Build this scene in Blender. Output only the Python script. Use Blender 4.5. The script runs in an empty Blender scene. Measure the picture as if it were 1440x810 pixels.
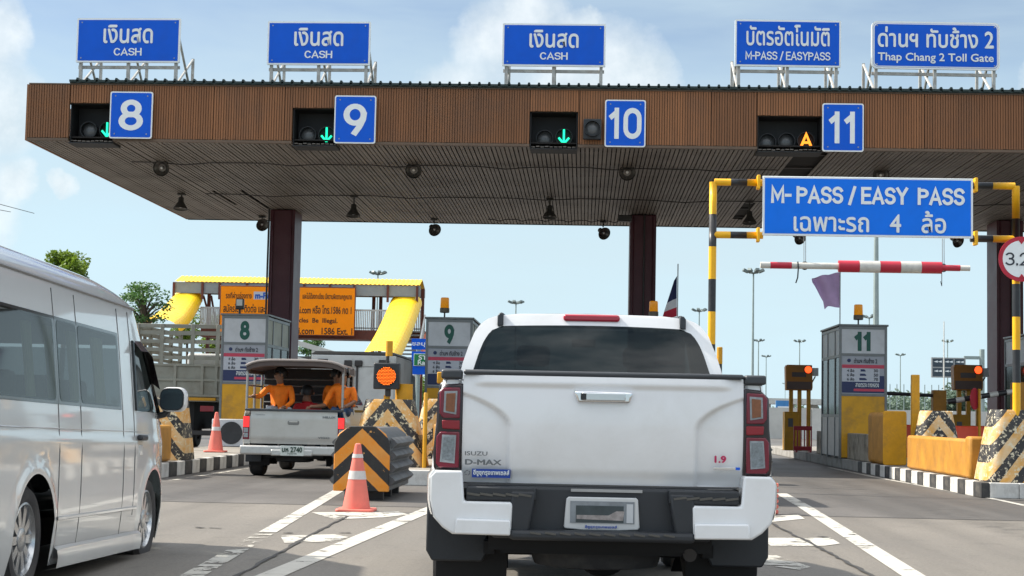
import bpy, bmesh, math, random
from mathutils import Vector, Matrix, Euler
R = math.radians
random.seed(11)
sc = bpy.context.scene
COL = sc.collection

# ------------------------------------------------------------------ camera
FPX = 2300.0                      # focal length in pixels of a 1440 wide picture
CAMZ = 1.20
yaw = math.atan(103.5 / FPX); pitch = math.atan(175 / FPX); roll = 0.020
cf0 = Vector((-math.sin(yaw), math.cos(yaw), 0)); cr0 = Vector((math.cos(yaw), math.sin(yaw), 0))
CF = cf0 * math.cos(pitch) + Vector((0, 0, math.sin(pitch)))
cu0 = cr0.cross(CF)
CR = cr0 * math.cos(roll) + cu0 * math.sin(roll)
CU = cu0 * math.cos(roll) - cr0 * math.sin(roll)
CP = Vector((0, 0, CAMZ))
cd = bpy.data.cameras.new('camera'); cam = bpy.data.objects.new('camera', cd); COL.objects.link(cam)
cd.sensor_width = 36; cd.lens = 36 * FPX / 1440; cd.clip_start = .1; cd.clip_end = 6000
M = Matrix((CR, CU, -CF)).transposed().to_4x4(); M.translation = CP
cam.matrix_world = M
sc.camera = cam
def at(px, py, Y):
    d = CF * FPX + CR * (px - 720) - CU * (py - 405)
    return CP + d * (Y / d.y)

# ------------------------------------------------------------------ light
SUN = Vector((-.70, .16, .70)).normalized()
sl = bpy.data.lights.new('sun', 'SUN'); sl.energy = 2.6; sl.angle = R(1.2); sl.color = (1, .93, .82)
so = bpy.data.objects.new('sun', sl); COL.objects.link(so); so.rotation_euler = SUN.to_track_quat('Z', 'Y').to_euler()
sc.view_settings.view_transform = 'Standard'; sc.view_settings.look = 'None'
sc.view_settings.exposure = 1.6; sc.view_settings.gamma = 1
W = bpy.data.worlds.new('World'); sc.world = W; W.use_nodes = True
wn = W.node_tree; wn.nodes.clear()
def N(t, typ, **kw):
    n = t.nodes.new(typ)
    for k, v in kw.items(): setattr(n, k, v)
    return n
def mathn(t, op, a, b=None, c=None, clamp=False):
    n = N(t, 'ShaderNodeMath', operation=op, use_clamp=clamp)
    for i, v in enumerate((a, b, c)):
        if v is None: continue
        if isinstance(v, (int, float)): n.inputs[i].default_value = v
        else: t.links.new(v, n.inputs[i])
    return n.outputs[0]
def mixc(t, fac, a, b, blend='MIX'):
    n = N(t, 'ShaderNodeMix', data_type='RGBA', blend_type=blend)
    for i, v in ((0, fac), (6, a), (7, b)):
        if isinstance(v, (int, float)): n.inputs[i].default_value = v
        elif isinstance(v, tuple): n.inputs[i].default_value = (*v[:3], 1)
        else: t.links.new(v, n.inputs[i])
    return n.outputs[2]
sky = N(wn, 'ShaderNodeTexSky', sky_type='NISHITA'); sky.sun_disc = False
sky.sun_elevation = math.asin(SUN.z); sky.sun_rotation = math.atan2(SUN.x, SUN.y)
sky.altitude = 0; sky.air_density = 1.0; sky.dust_density = 0.4; sky.ozone_density = 3.0
tc = N(wn, 'ShaderNodeTexCoord')
dirv = tc.outputs['Generated']
def noise(t, vec, scale, detail=4, rough=.55, dist=0):
    n = N(t, 'ShaderNodeTexNoise'); n.inputs['Scale'].default_value = scale
    n.inputs['Detail'].default_value = detail; n.inputs['Roughness'].default_value = rough
    n.inputs['Distortion'].default_value = dist
    if vec is not None: t.links.new(vec, n.inputs['Vector'])
    return n
def ramp(t, v, stops):
    n = N(t, 'ShaderNodeValToRGB'); e = n.color_ramp.elements
    while len(e) < len(stops): e.new(.5)
    for k, (p, c) in enumerate(stops):
        e[k].position = p; e[k].color = (c, c, c, 1) if isinstance(c, (int, float)) else (*c, 1)
    t.links.new(v, n.inputs[0]); return n.outputs[0]
# cumulus heaps: lobes on the sky dome with a billowing rim, and thin streaks everywhere
LOBES = [(790, 150, 110), (700, 60, 70), (740, 25, 62), (860, 110, 95), (905, 120, 60), (640, 150, 75), (800, 45, 40), (820, 30, 26),
         (-40, 70, 75), (5, 40, 45), (-20, 150, 80), (20, 260, 40), (-60, 290, 90), (95, 255, 22), (1500, 120, 60),
         (-900, 250, 150), (-760, 300, 110), (2100, 240, 160), (2300, 300, 120), (2800, 200, 140)]
dn = noise(wn, dirv, 26, 7, .62); dsub = N(wn, 'ShaderNodeVectorMath', operation='SUBTRACT')
wn.links.new(dn.outputs['Color'], dsub.inputs[0]); dsub.inputs[1].default_value = (.5, .5, .5)
dsc = N(wn, 'ShaderNodeVectorMath', operation='SCALE'); wn.links.new(dsub.outputs[0], dsc.inputs[0]); dsc.inputs['Scale'].default_value = .035
dadd = N(wn, 'ShaderNodeVectorMath', operation='ADD'); wn.links.new(dirv, dadd.inputs[0]); wn.links.new(dsc.outputs[0], dadd.inputs[1])
best = None
for (px, py, r) in LOBES:
    d = (CF * FPX + CR * (px - 720) - CU * (py - 405)).normalized(); rad = r / FPX
    dist = N(wn, 'ShaderNodeVectorMath', operation='DISTANCE'); wn.links.new(dadd.outputs[0], dist.inputs[0]); dist.inputs[1].default_value = d
    v = mathn(wn, 'MULTIPLY_ADD', dist.outputs['Value'], -1 / rad, 1.0)
    best = v if best is None else mathn(wn, 'SMOOTH_MAX', best, v, .25)
cmask = ramp(wn, best, [(0, 0), (.22, .42), (.6, .72)])
sh = noise(wn, dirv, 34, 5, .6)
ccol = mixc(wn, ramp(wn, sh.outputs[0], [(.35, 0), (.65, 1)]), (3.0, 3.4, 3.65), (4.3, 4.5, 4.55))
mp = N(wn, 'ShaderNodeMapping'); wn.links.new(dirv, mp.inputs[0]); mp.inputs['Scale'].default_value = (2.2, 2.2, 9)
st = noise(wn, mp.outputs[0], 1.6, 5, .55, .4)
thin = ramp(wn, st.outputs[0], [(.38, 0), (.72, .7)])
hs = N(wn, 'ShaderNodeHueSaturation'); wn.links.new(sky.outputs[0], hs.inputs['Color']); hs.inputs['Saturation'].default_value = .86; hs.inputs['Value'].default_value = .56
sxyz = N(wn, 'ShaderNodeSeparateXYZ'); wn.links.new(dirv, sxyz.inputs[0])
hz_f = ramp(wn, sxyz.outputs[2], [(0, .95), (.09, .86), (.16, .55), (.23, .12), (.42, 0)])
s0 = mixc(wn, hz_f, hs.outputs[0], (2.85, 3.75, 4.2))          # pale hazy air low over the horizon, all round
s1 = mixc(wn, thin, s0, (2.75, 3.4, 3.72))
# bright cloud added out of view overhead, all round, to lift the fill light
ov = noise(wn, dirv, 3.4, 6, .6, .3)
ovm = mathn(wn, 'MULTIPLY', ramp(wn, ov.outputs[0], [(.40, 0), (.56, 1)]), ramp(wn, sxyz.outputs[2], [(.27, 0), (.48, 1)]))
s1 = mixc(wn, ovm, s1, (7.6, 7.8, 8.0))
s2 = mixc(wn, cmask, s1, ccol)
bg = N(wn, 'ShaderNodeBackground'); bg.inputs[1].default_value = .080; wn.links.new(s2, bg.inputs[0])
W.cycles.sampling_method = 'MANUAL'; W.cycles.sample_map_resolution = 512
sc.cycles.max_bounces = 6; sc.cycles.diffuse_bounces = 3; sc.cycles.glossy_bounces = 3; sc.cycles.transparent_max_bounces = 8
wo = N(wn, 'ShaderNodeOutputWorld'); wn.links.new(bg.outputs[0], wo.inputs[0])

# ------------------------------------------------------------------ materials
def lin(c):
    return tuple((x / 12.92 if x <= .04045 else ((x + .055) / 1.055) ** 2.4) for x in c)
def hx(h, k=1.0):
    return tuple(v * k for v in lin(tuple(int(h[i:i + 2], 16) / 255 for i in (0, 2, 4))))
MATS = {}
def newmat(name):
    m = bpy.data.materials.new(name); m.use_nodes = True; t = m.node_tree
    return m, t, t.nodes['Principled BSDF']
def mat(name, col, rough=.5, metal=0, var=.12, vs=3.0, dirt=0, dcol=(.09, .075, .055), ds=1.4, bump=0, bs=60, coat=0, emit=None, es=0, spec=.5, rnd=0, chip=0, ccol=(.6, .55, .45), stretch=None):
    if name in MATS: return MATS[name]
    m, t, p = newmat(name)
    p.inputs['Roughness'].default_value = rough; p.inputs['Metallic'].default_value = metal
    p.inputs['Specular IOR Level'].default_value = spec
    c = N(t, 'ShaderNodeTexCoord').outputs['Object']
    if stretch:
        mpn = N(t, 'ShaderNodeMapping'); t.links.new(c, mpn.inputs[0]); mpn.inputs['Scale'].default_value = stretch; cs = mpn.outputs[0]
    else: cs = c
    out = None
    nz = noise(t, cs, vs, 5, .6)
    k = ramp(t, nz.outputs[0], [(.25, 1 - var), (.75, 1 + var)])
    out = mixc(t, 1.0, tuple(col), k, 'MULTIPLY')
    if rnd:
        oi = N(t, 'ShaderNodeObjectInfo'); rr = mathn(t, 'MULTIPLY_ADD', oi.outputs['Random'], 2 * rnd, 1 - rnd)
        cb = N(t, 'ShaderNodeCombineColor')
        for i in range(3): t.links.new(rr, cb.inputs[i])
        out = mixc(t, 1.0, out, cb.outputs[0], 'MULTIPLY')
    if dirt:
        dz = noise(t, c, ds, 8, .68, .3)
        out = mixc(t, ramp(t, dz.outputs[0], [(.48, 0), (.72, dirt)]), out, tuple(dcol))
        if not coat: t.links.new(mathn(t, 'MULTIPLY_ADD', dz.outputs[0], .25, rough - .1, clamp=True), p.inputs['Roughness'])
    if chip:
        cz_ = noise(t, c, 11, 8, .75, .3); out = mixc(t, ramp(t, cz_.outputs[0], [(chip, 0), (chip + .02, .85)]), out, tuple(ccol))
    t.links.new(out, p.inputs['Base Color'])
    if coat: p.inputs['Coat Weight'].default_value = coat; p.inputs['Coat Roughness'].default_value = .04
    if bump:
        bz = noise(t, cs, bs, 4, .6); b = N(t, 'ShaderNodeBump'); b.inputs['Strength'].default_value = bump; b.inputs['Distance'].default_value = .01
        t.links.new(bz.outputs[0], b.inputs['Height']); t.links.new(b.outputs[0], p.inputs['Normal'])
    if emit: p.inputs['Emission Color'].default_value = (*emit, 1); p.inputs['Emission Strength'].default_value = es
    MATS[name] = m; return m
def glassmat(name, tint, through=.35, rough=.03):
    m, t, p = newmat(name); p.inputs['Base Color'].default_value = (*tint, 1); p.inputs['Roughness'].default_value = rough
    p.inputs['Specular IOR Level'].default_value = .42
    nz = noise(t, N(t, 'ShaderNodeTexCoord').outputs['Object'], 2.0, 3); 
    t.links.new(mathn(t, 'MULTIPLY_ADD', nz.outputs[0], .05, rough), p.inputs['Roughness'])
    tr = N(t, 'ShaderNodeBsdfTransparent'); tr.inputs[0].default_value = (.75, .85, .85, 1)
    mx = N(t, 'ShaderNodeMixShader'); mx.inputs[0].default_value = through
    t.links.new(p.outputs[0], mx.inputs[1]); t.links.new(tr.outputs[0], mx.inputs[2])
    t.links.new(mx.outputs[0], t.nodes['Material Output'].inputs[0]); MATS[name] = m; return m
def chevmat(name, ca, cb, cw, period, slope, phase, wear):
    """painted chevrons (apex up) on concrete, chipped"""
    m, t, p = newmat(name); c = N(t, 'ShaderNodeTexCoord').outputs['Object']
    s = N(t, 'ShaderNodeSeparateXYZ'); t.links.new(c, s.inputs[0])
    ax = mathn(t, 'ABSOLUTE', s.outputs[0])
    nz = noise(t, c, 9, 5, .65)
    v = mathn(t, 'MULTIPLY_ADD', ax, slope, s.outputs[2])
    v = mathn(t, 'MULTIPLY_ADD', nz.outputs[0], .02, v)
    fr = mathn(t, 'FRACT', mathn(t, 'MULTIPLY_ADD', v, 1 / period, phase + 10))
    stp = mathn(t, 'GREATER_THAN', fr, .5)
    nz3 = noise(t, c, 4, 5, .6); ca2 = mixc(t, ramp(t, nz3.outputs[0], [(.35, 0), (.7, .75)]), tuple(ca), tuple(cw))
    base = mixc(t, stp, ca2, tuple(cb))
    w = noise(t, c, 14, 7, .7, .2); wm = ramp(t, w.outputs[0], [(wear, 0), (wear + .02, 1)])
    base = mixc(t, wm, base, tuple(x * .95 for x in cw))
    d = noise(t, c, 2.2, 6, .65); base = mixc(t, ramp(t, d.outputs[0], [(.5, 0), (.8, .3)]), base, (.14, .115, .08))
    t.links.new(base, p.inputs['Base Color']); p.inputs['Roughness'].default_value = .62
    b = N(t, 'ShaderNodeBump'); b.inputs['Strength'].default_value = .5; b.inputs['Distance'].default_value = .01
    t.links.new(w.outputs[0], b.inputs['Height']); t.links.new(b.outputs[0], p.inputs['Normal'])
    MATS[name] = m; return m

# ------------------------------------------------------------------ mesh building
class MB:
    def __init__(s): s.v = []; s.f = []; s.m = []
    def add(s, vs, fs, mi=0, T=None):
        o = len(s.v)
        s.v += [tuple(T @ Vector(p)) for p in vs] if T else [tuple(p) for p in vs]
        s.f += [tuple(i + o for i in f) for f in fs]; s.m += [mi] * len(fs); return s
    def box(s, x0, x1, y0, y1, z0, z1, mi=0, T=None):
        vs = [(x, y, z) for x in (x0, x1) for y in (y0, y1) for z in (z0, z1)]
        return s.add(vs, [(0, 1, 3, 2), (4, 6, 7, 5), (0, 4, 5, 1), (2, 3, 7, 6), (0, 2, 6, 4), (1, 5, 7, 3)], mi, T)
    def tube(s, pts, r, n=8, mi=0, cap=True, T=None):
        pts = [Vector(p) for p in pts]; rs = r if isinstance(r, (list, tuple)) else [r] * len(pts)
        rings = []; up = None
        for i, p in enumerate(pts):
            d = (pts[min(i + 1, len(pts) - 1)] - pts[max(i - 1, 0)]).normalized()
            if up is None: up = Vector((0, 0, 1)) if abs(d.z) < .9 else Vector((1, 0, 0))
            a = d.cross(up)
            if a.length < 1e-4: a = d.orthogonal()
            a.normalize(); b = a.cross(d).normalized(); up = b
            rings.append([p + (a * math.cos(2 * math.pi * k / n) + b * math.sin(2 * math.pi * k / n)) * rs[i] for k in range(n)])
        vs = [q for g in rings for q in g]
        fs = [(i * n + k, i * n + (k + 1) % n, (i + 1) * n + (k + 1) % n, (i + 1) * n + k) for i in range(len(pts) - 1) for k in range(n)]
        if cap: fs += [tuple(range(n - 1, -1, -1)), tuple(range((len(pts) - 1) * n, len(pts) * n))]
        return s.add(vs, fs, mi, T)
    def lathe(s, prof, n=20, mi=0, T=None, cap=True):        # (r, h) along local z
        vs = [(r * math.cos(2 * math.pi * k / n), r * math.sin(2 * math.pi * k / n), h) for (r, h) in prof for k in range(n)]
        fs = [(i * n + k, i * n + (k + 1) % n, (i + 1) * n + (k + 1) % n, (i + 1) * n + k) for i in range(len(prof) - 1) for k in range(n)]
        if cap and prof[0][0] > 1e-5: fs.append(tuple(range(n - 1, -1, -1)))
        if cap and prof[-1][0] > 1e-5: fs.append(tuple(range((len(prof) - 1) * n, len(prof) * n)))
        return s.add(vs, fs, mi, T)
    def prism(s, poly, d0, d1, ax='xz', mi=0, T=None):
        n = len(poly)
        f = {'xz': lambda u, v, d: (u, d, v), 'yz': lambda u, v, d: (d, u, v), 'xy': lambda u, v, d: (u, v, d)}[ax]
        vs = [f(u, v, d0) for u, v in poly] + [f(u, v, d1) for u, v in poly]
        fs = [tuple(range(n)), tuple(range(2 * n - 1, n - 1, -1))] + [(k, (k + 1) % n, n + (k + 1) % n, n + k) for k in range(n)]
        return s.add(vs, fs, mi, T)
    def grid(s, rows, mi=0, skip=None, T=None):
        w = len(rows[0]); vs = [q for r in rows for q in r]
        fs = [(i * w + j, i * w + j + 1, (i + 1) * w + j + 1, (i + 1) * w + j) for i in range(len(rows) - 1) for j in range(w - 1) if not (skip and skip(i, j))]
        return s.add(vs, fs, mi, T)
    def mesh(s, name, mats, smooth=35, weld=True):
        me = bpy.data.meshes.new(name); bm = bmesh.new()
        bv = [bm.verts.new(p) for p in s.v]
        for f, mi in zip(s.f, s.m):
            try: q = bm.faces.new([bv[i] for i in f]); q.material_index = mi
            except ValueError: pass
        if weld and len(s.v) < 60000: bmesh.ops.remove_doubles(bm, verts=bm.verts, dist=1e-5)
        bmesh.ops.recalc_face_normals(bm, faces=bm.faces)
        bm.to_mesh(me); bm.free()
        for m in (mats if isinstance(mats, (list, tuple)) else [mats]): me.materials.append(m)
        if smooth:
            me.polygons.foreach_set('use_smooth', [True] * len(me.polygons)); me.set_sharp_from_angle(angle=R(smooth))
        return me
    def build(s, name, mats, parent=None, loc=(0, 0, 0), rot=(0, 0, 0), smooth=35, bevel=0, seg=2, weld=True):
        return place(name, s.mesh(name, mats, smooth, weld), parent, loc, rot, bevel, seg)
def place(name, me, parent=None, loc=(0, 0, 0), rot=(0, 0, 0), bevel=0, seg=2):
    o = bpy.data.objects.new(name, me); COL.objects.link(o); o.parent = parent; o.location = loc; o.rotation_euler = rot
    if bevel:
        b = o.modifiers.new('bevel', 'BEVEL'); b.width = bevel; b.segments = seg; b.limit_method = 'ANGLE'; b.angle_limit = R(40)
    return o
def empty(name, loc, rz=0, rx=0):
    o = bpy.data.objects.new(name, None); COL.objects.link(o); o.location = loc; o.rotation_euler = (rx, 0, rz); o.empty_display_size = .2; return o
def tag(o, label=None, cat=None, group=None, kind=None):
    if label: o['label'] = label
    if cat: o['category'] = cat
    if group: o['group'] = group
    if kind: o['kind'] = kind
    return o
def children(o): return [c for c in COL.objects if c.parent == o]
def copy_tree(o, parent=None, kids=None):
    if kids is None:
        kids = {}
        for c in COL.objects:
            if c.parent: kids.setdefault(c.parent.name, []).append(c)
    c = o.copy(); COL.objects.link(c); c.parent = parent
    for ch in kids.get(o.name, []): copy_tree(ch, c, kids)
    return c
def text(name, s, m, parent, cx, y, cz, w, h, bold=.03, keep=False):
    """flat lettering in the xz plane, facing -y, fitted to w x h"""
    cu = bpy.data.curves.new('t', 'FONT'); cu.body = s; cu.size = 1; cu.resolution_u = 3
    to = bpy.data.objects.new('t', cu); me0 = bpy.data.meshes.new_from_object(to)
    V = [v.co.copy() for v in me0.vertices]; F = [tuple(p.vertices) for p in me0.polygons]
    x0 = min(v.x for v in V); x1 = max(v.x for v in V); z0 = min(v.y for v in V); z1 = max(v.y for v in V)
    kz = h / (z1 - z0); kx = (kz if keep else w / (x1 - x0))
    mb = MB(); n = 0
    offs = [(0, 0)] if not bold else [(0, 0), (bold, 0), (-bold, 0), (0, bold), (0, -bold)]
    for ox, oz in offs:
        for fi, f in enumerate(F):          # each facet a hair apart, so overlapping contours never share a plane
            mb.add([(cx + (V[i].x - (x0 + x1) / 2 + ox) * kx, y - n * .0016 - (fi % 7) * .00022, cz + (V[i].y - (z0 + z1) / 2 + oz) * kz) for i in f], [tuple(range(len(f)))])
        n += 1
    bpy.data.objects.remove(to); bpy.data.curves.remove(cu); bpy.data.meshes.remove(me0)
    me = bpy.data.meshes.new(name); me.from_pydata(mb.v, [], mb.f); me.materials.append(m)
    return place(name, me, parent)
def rrect(w, h, r, n=5, cx=0, cz=0):
    pts = []
    for (sx, sz, a0) in ((1, 1, 0), (-1, 1, 90), (-1, -1, 180), (1, -1, 270)):
        for k in range(n + 1):
            a = R(a0 + 90 * k / n); pts.append((cx + sx * (w / 2 - r) + r * math.cos(a), cz + sz * (h / 2 - r) + r * math.sin(a)))
    return pts
def smooth01(x): x = max(0, min(1, x)); return x * x * (3 - 2 * x)
def interp(tab, z):
    if z <= tab[0][0]: return tab[0][1]
    for (a, b), (c, d) in zip(tab, tab[1:]):
        if z <= c: return b + (d - b) * (z - a) / (c - a)
    return tab[-1][1]

# shared materials
concrete_paint = mat('kerb_white', (.60, .59, .56), .7, var=.15, dirt=.5, ds=3, bump=.3)
kerb_black = mat('kerb_black', (.03, .03, .032), .65, var=.3, dirt=.45, dcol=(.2, .18, .15), ds=5, bump=.3)
kerb_grey = mat('kerb_concrete', (.30, .29, .27), .8, var=.2, dirt=.6, ds=2, bump=.4)
pave = mat('island_paving', (.27, .25, .22), .85, var=.25, dirt=.5, ds=1.2, bump=.4)
orange_paint = mat('orange_wall_paint', (.46, .21, .022), .6, var=.25, vs=2.5, dirt=.5, dcol=(.24, .12, .04), ds=2.2, bump=.4, chip=.67)
yellow_paint = mat('yellow_steel_paint', (.90, .46, .004), .42, var=.10, dirt=.2, dcol=(.3, .2, .05), ds=3)
amber_paint = mat('amber_paint', (.62, .30, .005), .5, var=.2, dirt=.55, dcol=(.20, .11, .04), ds=3, chip=.70)
black_paint = mat('black_paint', (.018, .02, .024), .38, var=.3, dirt=.2, dcol=(.1, .1, .1), ds=4)
steel = mat('galvanised_steel', (.36, .37, .37), .45, .75, var=.2, vs=8, dirt=.3, ds=3)
alu = mat('aluminium_frame', (.40, .40, .40), .42, .6, var=.15, dirt=.3, ds=3)
dark_metal = mat('dark_metal', (.045, .042, .042), .5, .3, var=.25)
sign_blue = mat('sign_blue', (.001, .105, .66), .55, var=.06, dirt=.06, ds=2, spec=.25)
sign_white = mat('sign_white', (.83, .87, .88), .55, var=.06, dirt=.10, ds=3, spec=.3)
sign_green = mat('sign_green', hx('0f8a4a', .8), .4, var=.08)
num_green = mat('numeral_green', hx('0b5a4c', .8), .45, var=.12)
panel_white = mat('panel_white', hx('d3d6da', .85), .4, var=.08, dirt=.18, ds=2)
maroon = mat('maroon_column', (.085, .017, .028), .45, var=.2, vs=1.5, dirt=.25, dcol=(.12, .08, .08), ds=1.5)
red_paint = mat('red_paint', hx('c4203c', .85), .42, var=.12, dirt=.2, dcol=(.25, .08, .07), ds=4)
white_paint = mat('white_paint', hx('d8d6cf', .85), .5, var=.1, dirt=.35, ds=4)
rubber = mat('tyre_rubber', (.025, .025, .027), .75, var=.25, dirt=.4, dcol=(.12, .11, .10), ds=5)
plastic = mat('black_plastic', (.022, .025, .03), .5, var=.15, bump=.15, bs=200)
trim = mat('grey_trim', (.04, .045, .052), .42, var=.1)
cone_red = mat('cone_plastic', hx('ea7868', .9), .55, var=.15, dirt=.35, dcol=(.35, .16, .12), ds=4)
reflect_white = mat('reflective_band', hx('d9d5d2', .85), .4, var=.12, dirt=.3, ds=6)
dark_glass = glassmat('dark_glass', (.012, .016, .018), .12)
amber_lens = mat('amber_lens', hx('d88a10', .9), .18, var=.25, emit=hx('d88a10'), es=.12)
chrome = mat('chrome', (.75, .76, .78), .12, 1, var=.04)
letter_dark = mat('lettering_dark', (.02, .025, .04), .5, var=.1)
brown_letter = mat('lettering_brown', hx('3a1d08'), .5, var=.1)
green_led = mat('green_led', (.01, .2, .12), .4, emit=(.01, .80, .42), es=.62, var=.02)
amber_led = mat('amber_led', (.3, .1, .01), .4, emit=(1.0, .26, .015), es=.75, var=.02)
red_led = mat('red_led', (.3, .03, .01), .4, emit=(1.0, .07, .012), es=.9, var=.02)
lens_grey = mat('unlit_lens', (.10, .105, .11), .25, var=.2)

# plain road-sign capitals and numerals drawn as flat strokes (unit box: height 1)
def arc_(cx, cy, rx, ry, a0, a1, n=10): return [(cx + rx * math.cos(R(a0 + (a1 - a0) * k / n)), cy + ry * math.sin(R(a0 + (a1 - a0) * k / n))) for k in range(n + 1)]
w6 = .60
GL = {'M': (.72, [[(0, 0), (0, 1), (.36, .25), (.72, 1), (.72, 0)]]), 'P': (.56, [[(0, 0), (0, 1)], [(.08, .92), (.30, .92)] + arc_(.30, .70, .26, .22, 80, -80) + [(.30, .48), (.08, .48)]]),
      'A': (.66, [[(0, 0), (.33, 1), (.66, 0)], [(.12, .30), (.54, .30)]]), 'S': (.56, [arc_(.28, .75, .27, .25, 20, 250)[:-1] + arc_(.28, .26, .28, .26, 75, -160)]),
      'E': (.50, [[(.50, 0), (0, 0), (0, 1), (.50, 1)], [(0, .52), (.44, .52)]]), 'Y': (.62, [[(0, 1), (.31, .48), (.62, 1)], [(.31, .48), (.31, 0)]]),
      'C': (.60, [arc_(.31, .5, .31, .5, 40, 320, 18)]), 'H': (.58, [[(0, 0), (0, 1)], [(.58, 0), (.58, 1)], [(0, .52), (.58, .52)]]), '-': (.26, [[(0, .45), (.26, .45)]]), '/': (.34, [[(0, -.08), (.34, 1.05)]]), ' ': (.22, []),
      '0': (.60, [[(0, .30), (0, .70)] + arc_(.30, .70, .30, .30, 180, 0) + [(.60, .30)] + arc_(.30, .30, .30, .30, 0, -180)]), '1': (.34, [[(.24, 0), (.24, 1)], [(.20, .90), (.02, .76)]]),
      '8': (.58, [arc_(.29, .755, .235, .245, 0, 360, 22), arc_(.29, .265, .29, .265, 0, 360, 22)]), '9': (.58, [arc_(.29, .68, .28, .32, 0, 360, 22), [(.57, .68), (.55, .5), (.45, .25), (.30, .0)]]),
      '2': (.58, [arc_(.29, .70, .28, .30, 165, -35, 14) + [(.02, .0), (.58, .0)]]), '3': (.56, [arc_(.27, .755, .26, .245, 150, -90, 12), arc_(.27, .265, .29, .265, 90, -150, 12)]), '4': (.62, [[(.46, 0), (.46, .92)], [(.46, .98), (.0, .30)], [(0, .28), (.62, .28)]]), '.': (.08, [[(.04, 0), (.04, .07)]])}
def strokes(name, txt, m, parent, cx, y, cz, w, h, sw=.16, gap=.20):
    """flat painted capitals fitted to w x h, facing -y"""
    X_ = 0; L_ = []
    for ch in txt:
        g, ls = GL[ch]; L_ += [[(X_ + a, b) for a, b in l] for l in ls]; X_ += g + (gap if ch != ' ' else .1)
    X_ -= gap; kx = w / (X_ + sw); kz = h / (1 + sw); mb = MB(); n = 0
    for l in L_:
        P = [Vector((a, b)) for a, b in l]; P = [q for i, q in enumerate(P) if i == 0 or (q - P[i - 1]).length > 1e-3]; closed = (P[0] - P[-1]).length < 1e-4; A = []; B = []
        if not closed and len(P) > 1:
            P[0] = P[0] + (P[0] - P[1]).normalized() * sw * .5; P[-1] = P[-1] + (P[-1] - P[-2]).normalized() * sw * .5
        for i, p_ in enumerate(P):
            a = P[i - 1] if i else (P[-2] if closed else None); b = P[i + 1] if i < len(P) - 1 else (P[1] if closed else None)
            d1 = (p_ - a).normalized() if a is not None else None; d2 = (b - p_).normalized() if b is not None else None
            d = (d1 + d2).normalized() if d1 is not None and d2 is not None and (d1 + d2).length > .05 else (d2 if d1 is None else d1)
            nn = Vector((-d.y, d.x)); k = 1.0
            if d1 is not None and d2 is not None: k = 1 / max(.45, abs(nn.dot(Vector((-d1.y, d1.x)))))
            A.append(p_ + nn * sw / 2 * k); B.append(p_ - nn * sw / 2 * k)
        f = lambda q: (cx + (q.x - X_ / 2) * kx, y - n * .0004, cz + (q.y - .5) * kz)
        mb.grid([[f(q) for q in A], [f(q) for q in B]]); n += 1
    me = bpy.data.meshes.new(name); me.from_pydata(mb.v, [], mb.f); me.materials.append(m); return place(name, me, parent)

# ================================================================== ground
def gnd(px, py, z=0.0):
    d = CF * FPX + CR * (px - 720) - CU * (py - 405)
    return CP + d * ((z - CAMZ) / d.z)
def groundmat(name, col, stain, track, rough=.8, seed=0):
    m, t, p = newmat(name); c = N(t, 'ShaderNodeTexCoord').outputs['Object']
    mpn = N(t, 'ShaderNodeMapping'); t.links.new(c, mpn.inputs[0]); mpn.inputs['Scale'].default_value = (1.1, .07, 1); mpn.inputs['Location'].default_value = (seed, 0, 0)
    tr = noise(t, mpn.outputs[0], 1.0, 5, .6)
    big = noise(t, c, .35, 6, .65, .4); fine = noise(t, c, 30, 6, .75); mid = noise(t, c, 3.2, 6, .65, .5)
    o = mixc(t, ramp(t, tr.outputs[0], [(.40, 0), (.68, track)]), tuple(col), tuple(x * .55 for x in col))
    # wheel tracks and oil drips follow the lanes (5.15 m apart)
    sx_ = N(t, 'ShaderNodeSeparateXYZ'); t.links.new(c, sx_.inputs[0]); lane = mathn(t, 'FRACT', mathn(t, 'MULTIPLY_ADD', sx_.outputs[0], 1 / 5.15, .3 / 5.15 + 40.5))
    dl = mathn(t, 'MULTIPLY', mathn(t, 'ABSOLUTE', mathn(t, 'SUBTRACT', lane, .5)), 5.15)
    oil = mathn(t, 'MULTIPLY', ramp(t, dl, [(.12, 1), (.42, 0)]), ramp(t, mid.outputs[0], [(.40, 0), (.62, .75)]))
    trk = mathn(t, 'MULTIPLY', ramp(t, mathn(t, 'ABSOLUTE', mathn(t, 'SUBTRACT', dl, .78)), [(.05, 1), (.30, 0)]), ramp(t, tr.outputs[0], [(.30, .1), (.62, .5)]))
    o = mixc(t, mathn(t, 'MAXIMUM', oil, trk), o, tuple(x * .42 for x in col))
    o = mixc(t, ramp(t, big.outputs[0], [(.38, 0), (.70, .65)]), o, tuple(stain))
    o = mixc(t, ramp(t, mid.outputs[0], [(.58, 0), (.72, .45)]), o, tuple(x * .5 for x in stain))
    o = mixc(t, 1.0, o, ramp(t, fine.outputs[0], [(.3, .70), (.7, 1.28)]), 'MULTIPLY')
    spk = noise(t, c, 95, 3, .8); o = mixc(t, 1.0, o, ramp(t, spk.outputs[0], [(.35, .78), (.65, 1.2)]), 'MULTIPLY')
    t.links.new(o, p.inputs['Base Color']); p.inputs['Roughness'].default_value = rough
    t.links.new(ramp(t, big.outputs[0], [(.3, rough), (.7, rough - .22)]), p.inputs['Roughness'])
    b = N(t, 'ShaderNodeBump'); b.inputs['Strength'].default_value = .35; b.inputs['Distance'].default_value = .006
    t.links.new(fine.outputs[0], b.inputs['Height']); t.links.new(b.outputs[0], p.inputs['Normal'])
    MATS[name] = m; return m
apron = groundmat('concrete_apron', (.168, .152, .131), (.122, .110, .094), .7)
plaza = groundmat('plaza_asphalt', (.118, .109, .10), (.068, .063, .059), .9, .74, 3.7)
farland = groundmat('far_ground', (.17, .18, .12), (.12, .13, .08), .2, .9, 9)
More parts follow.
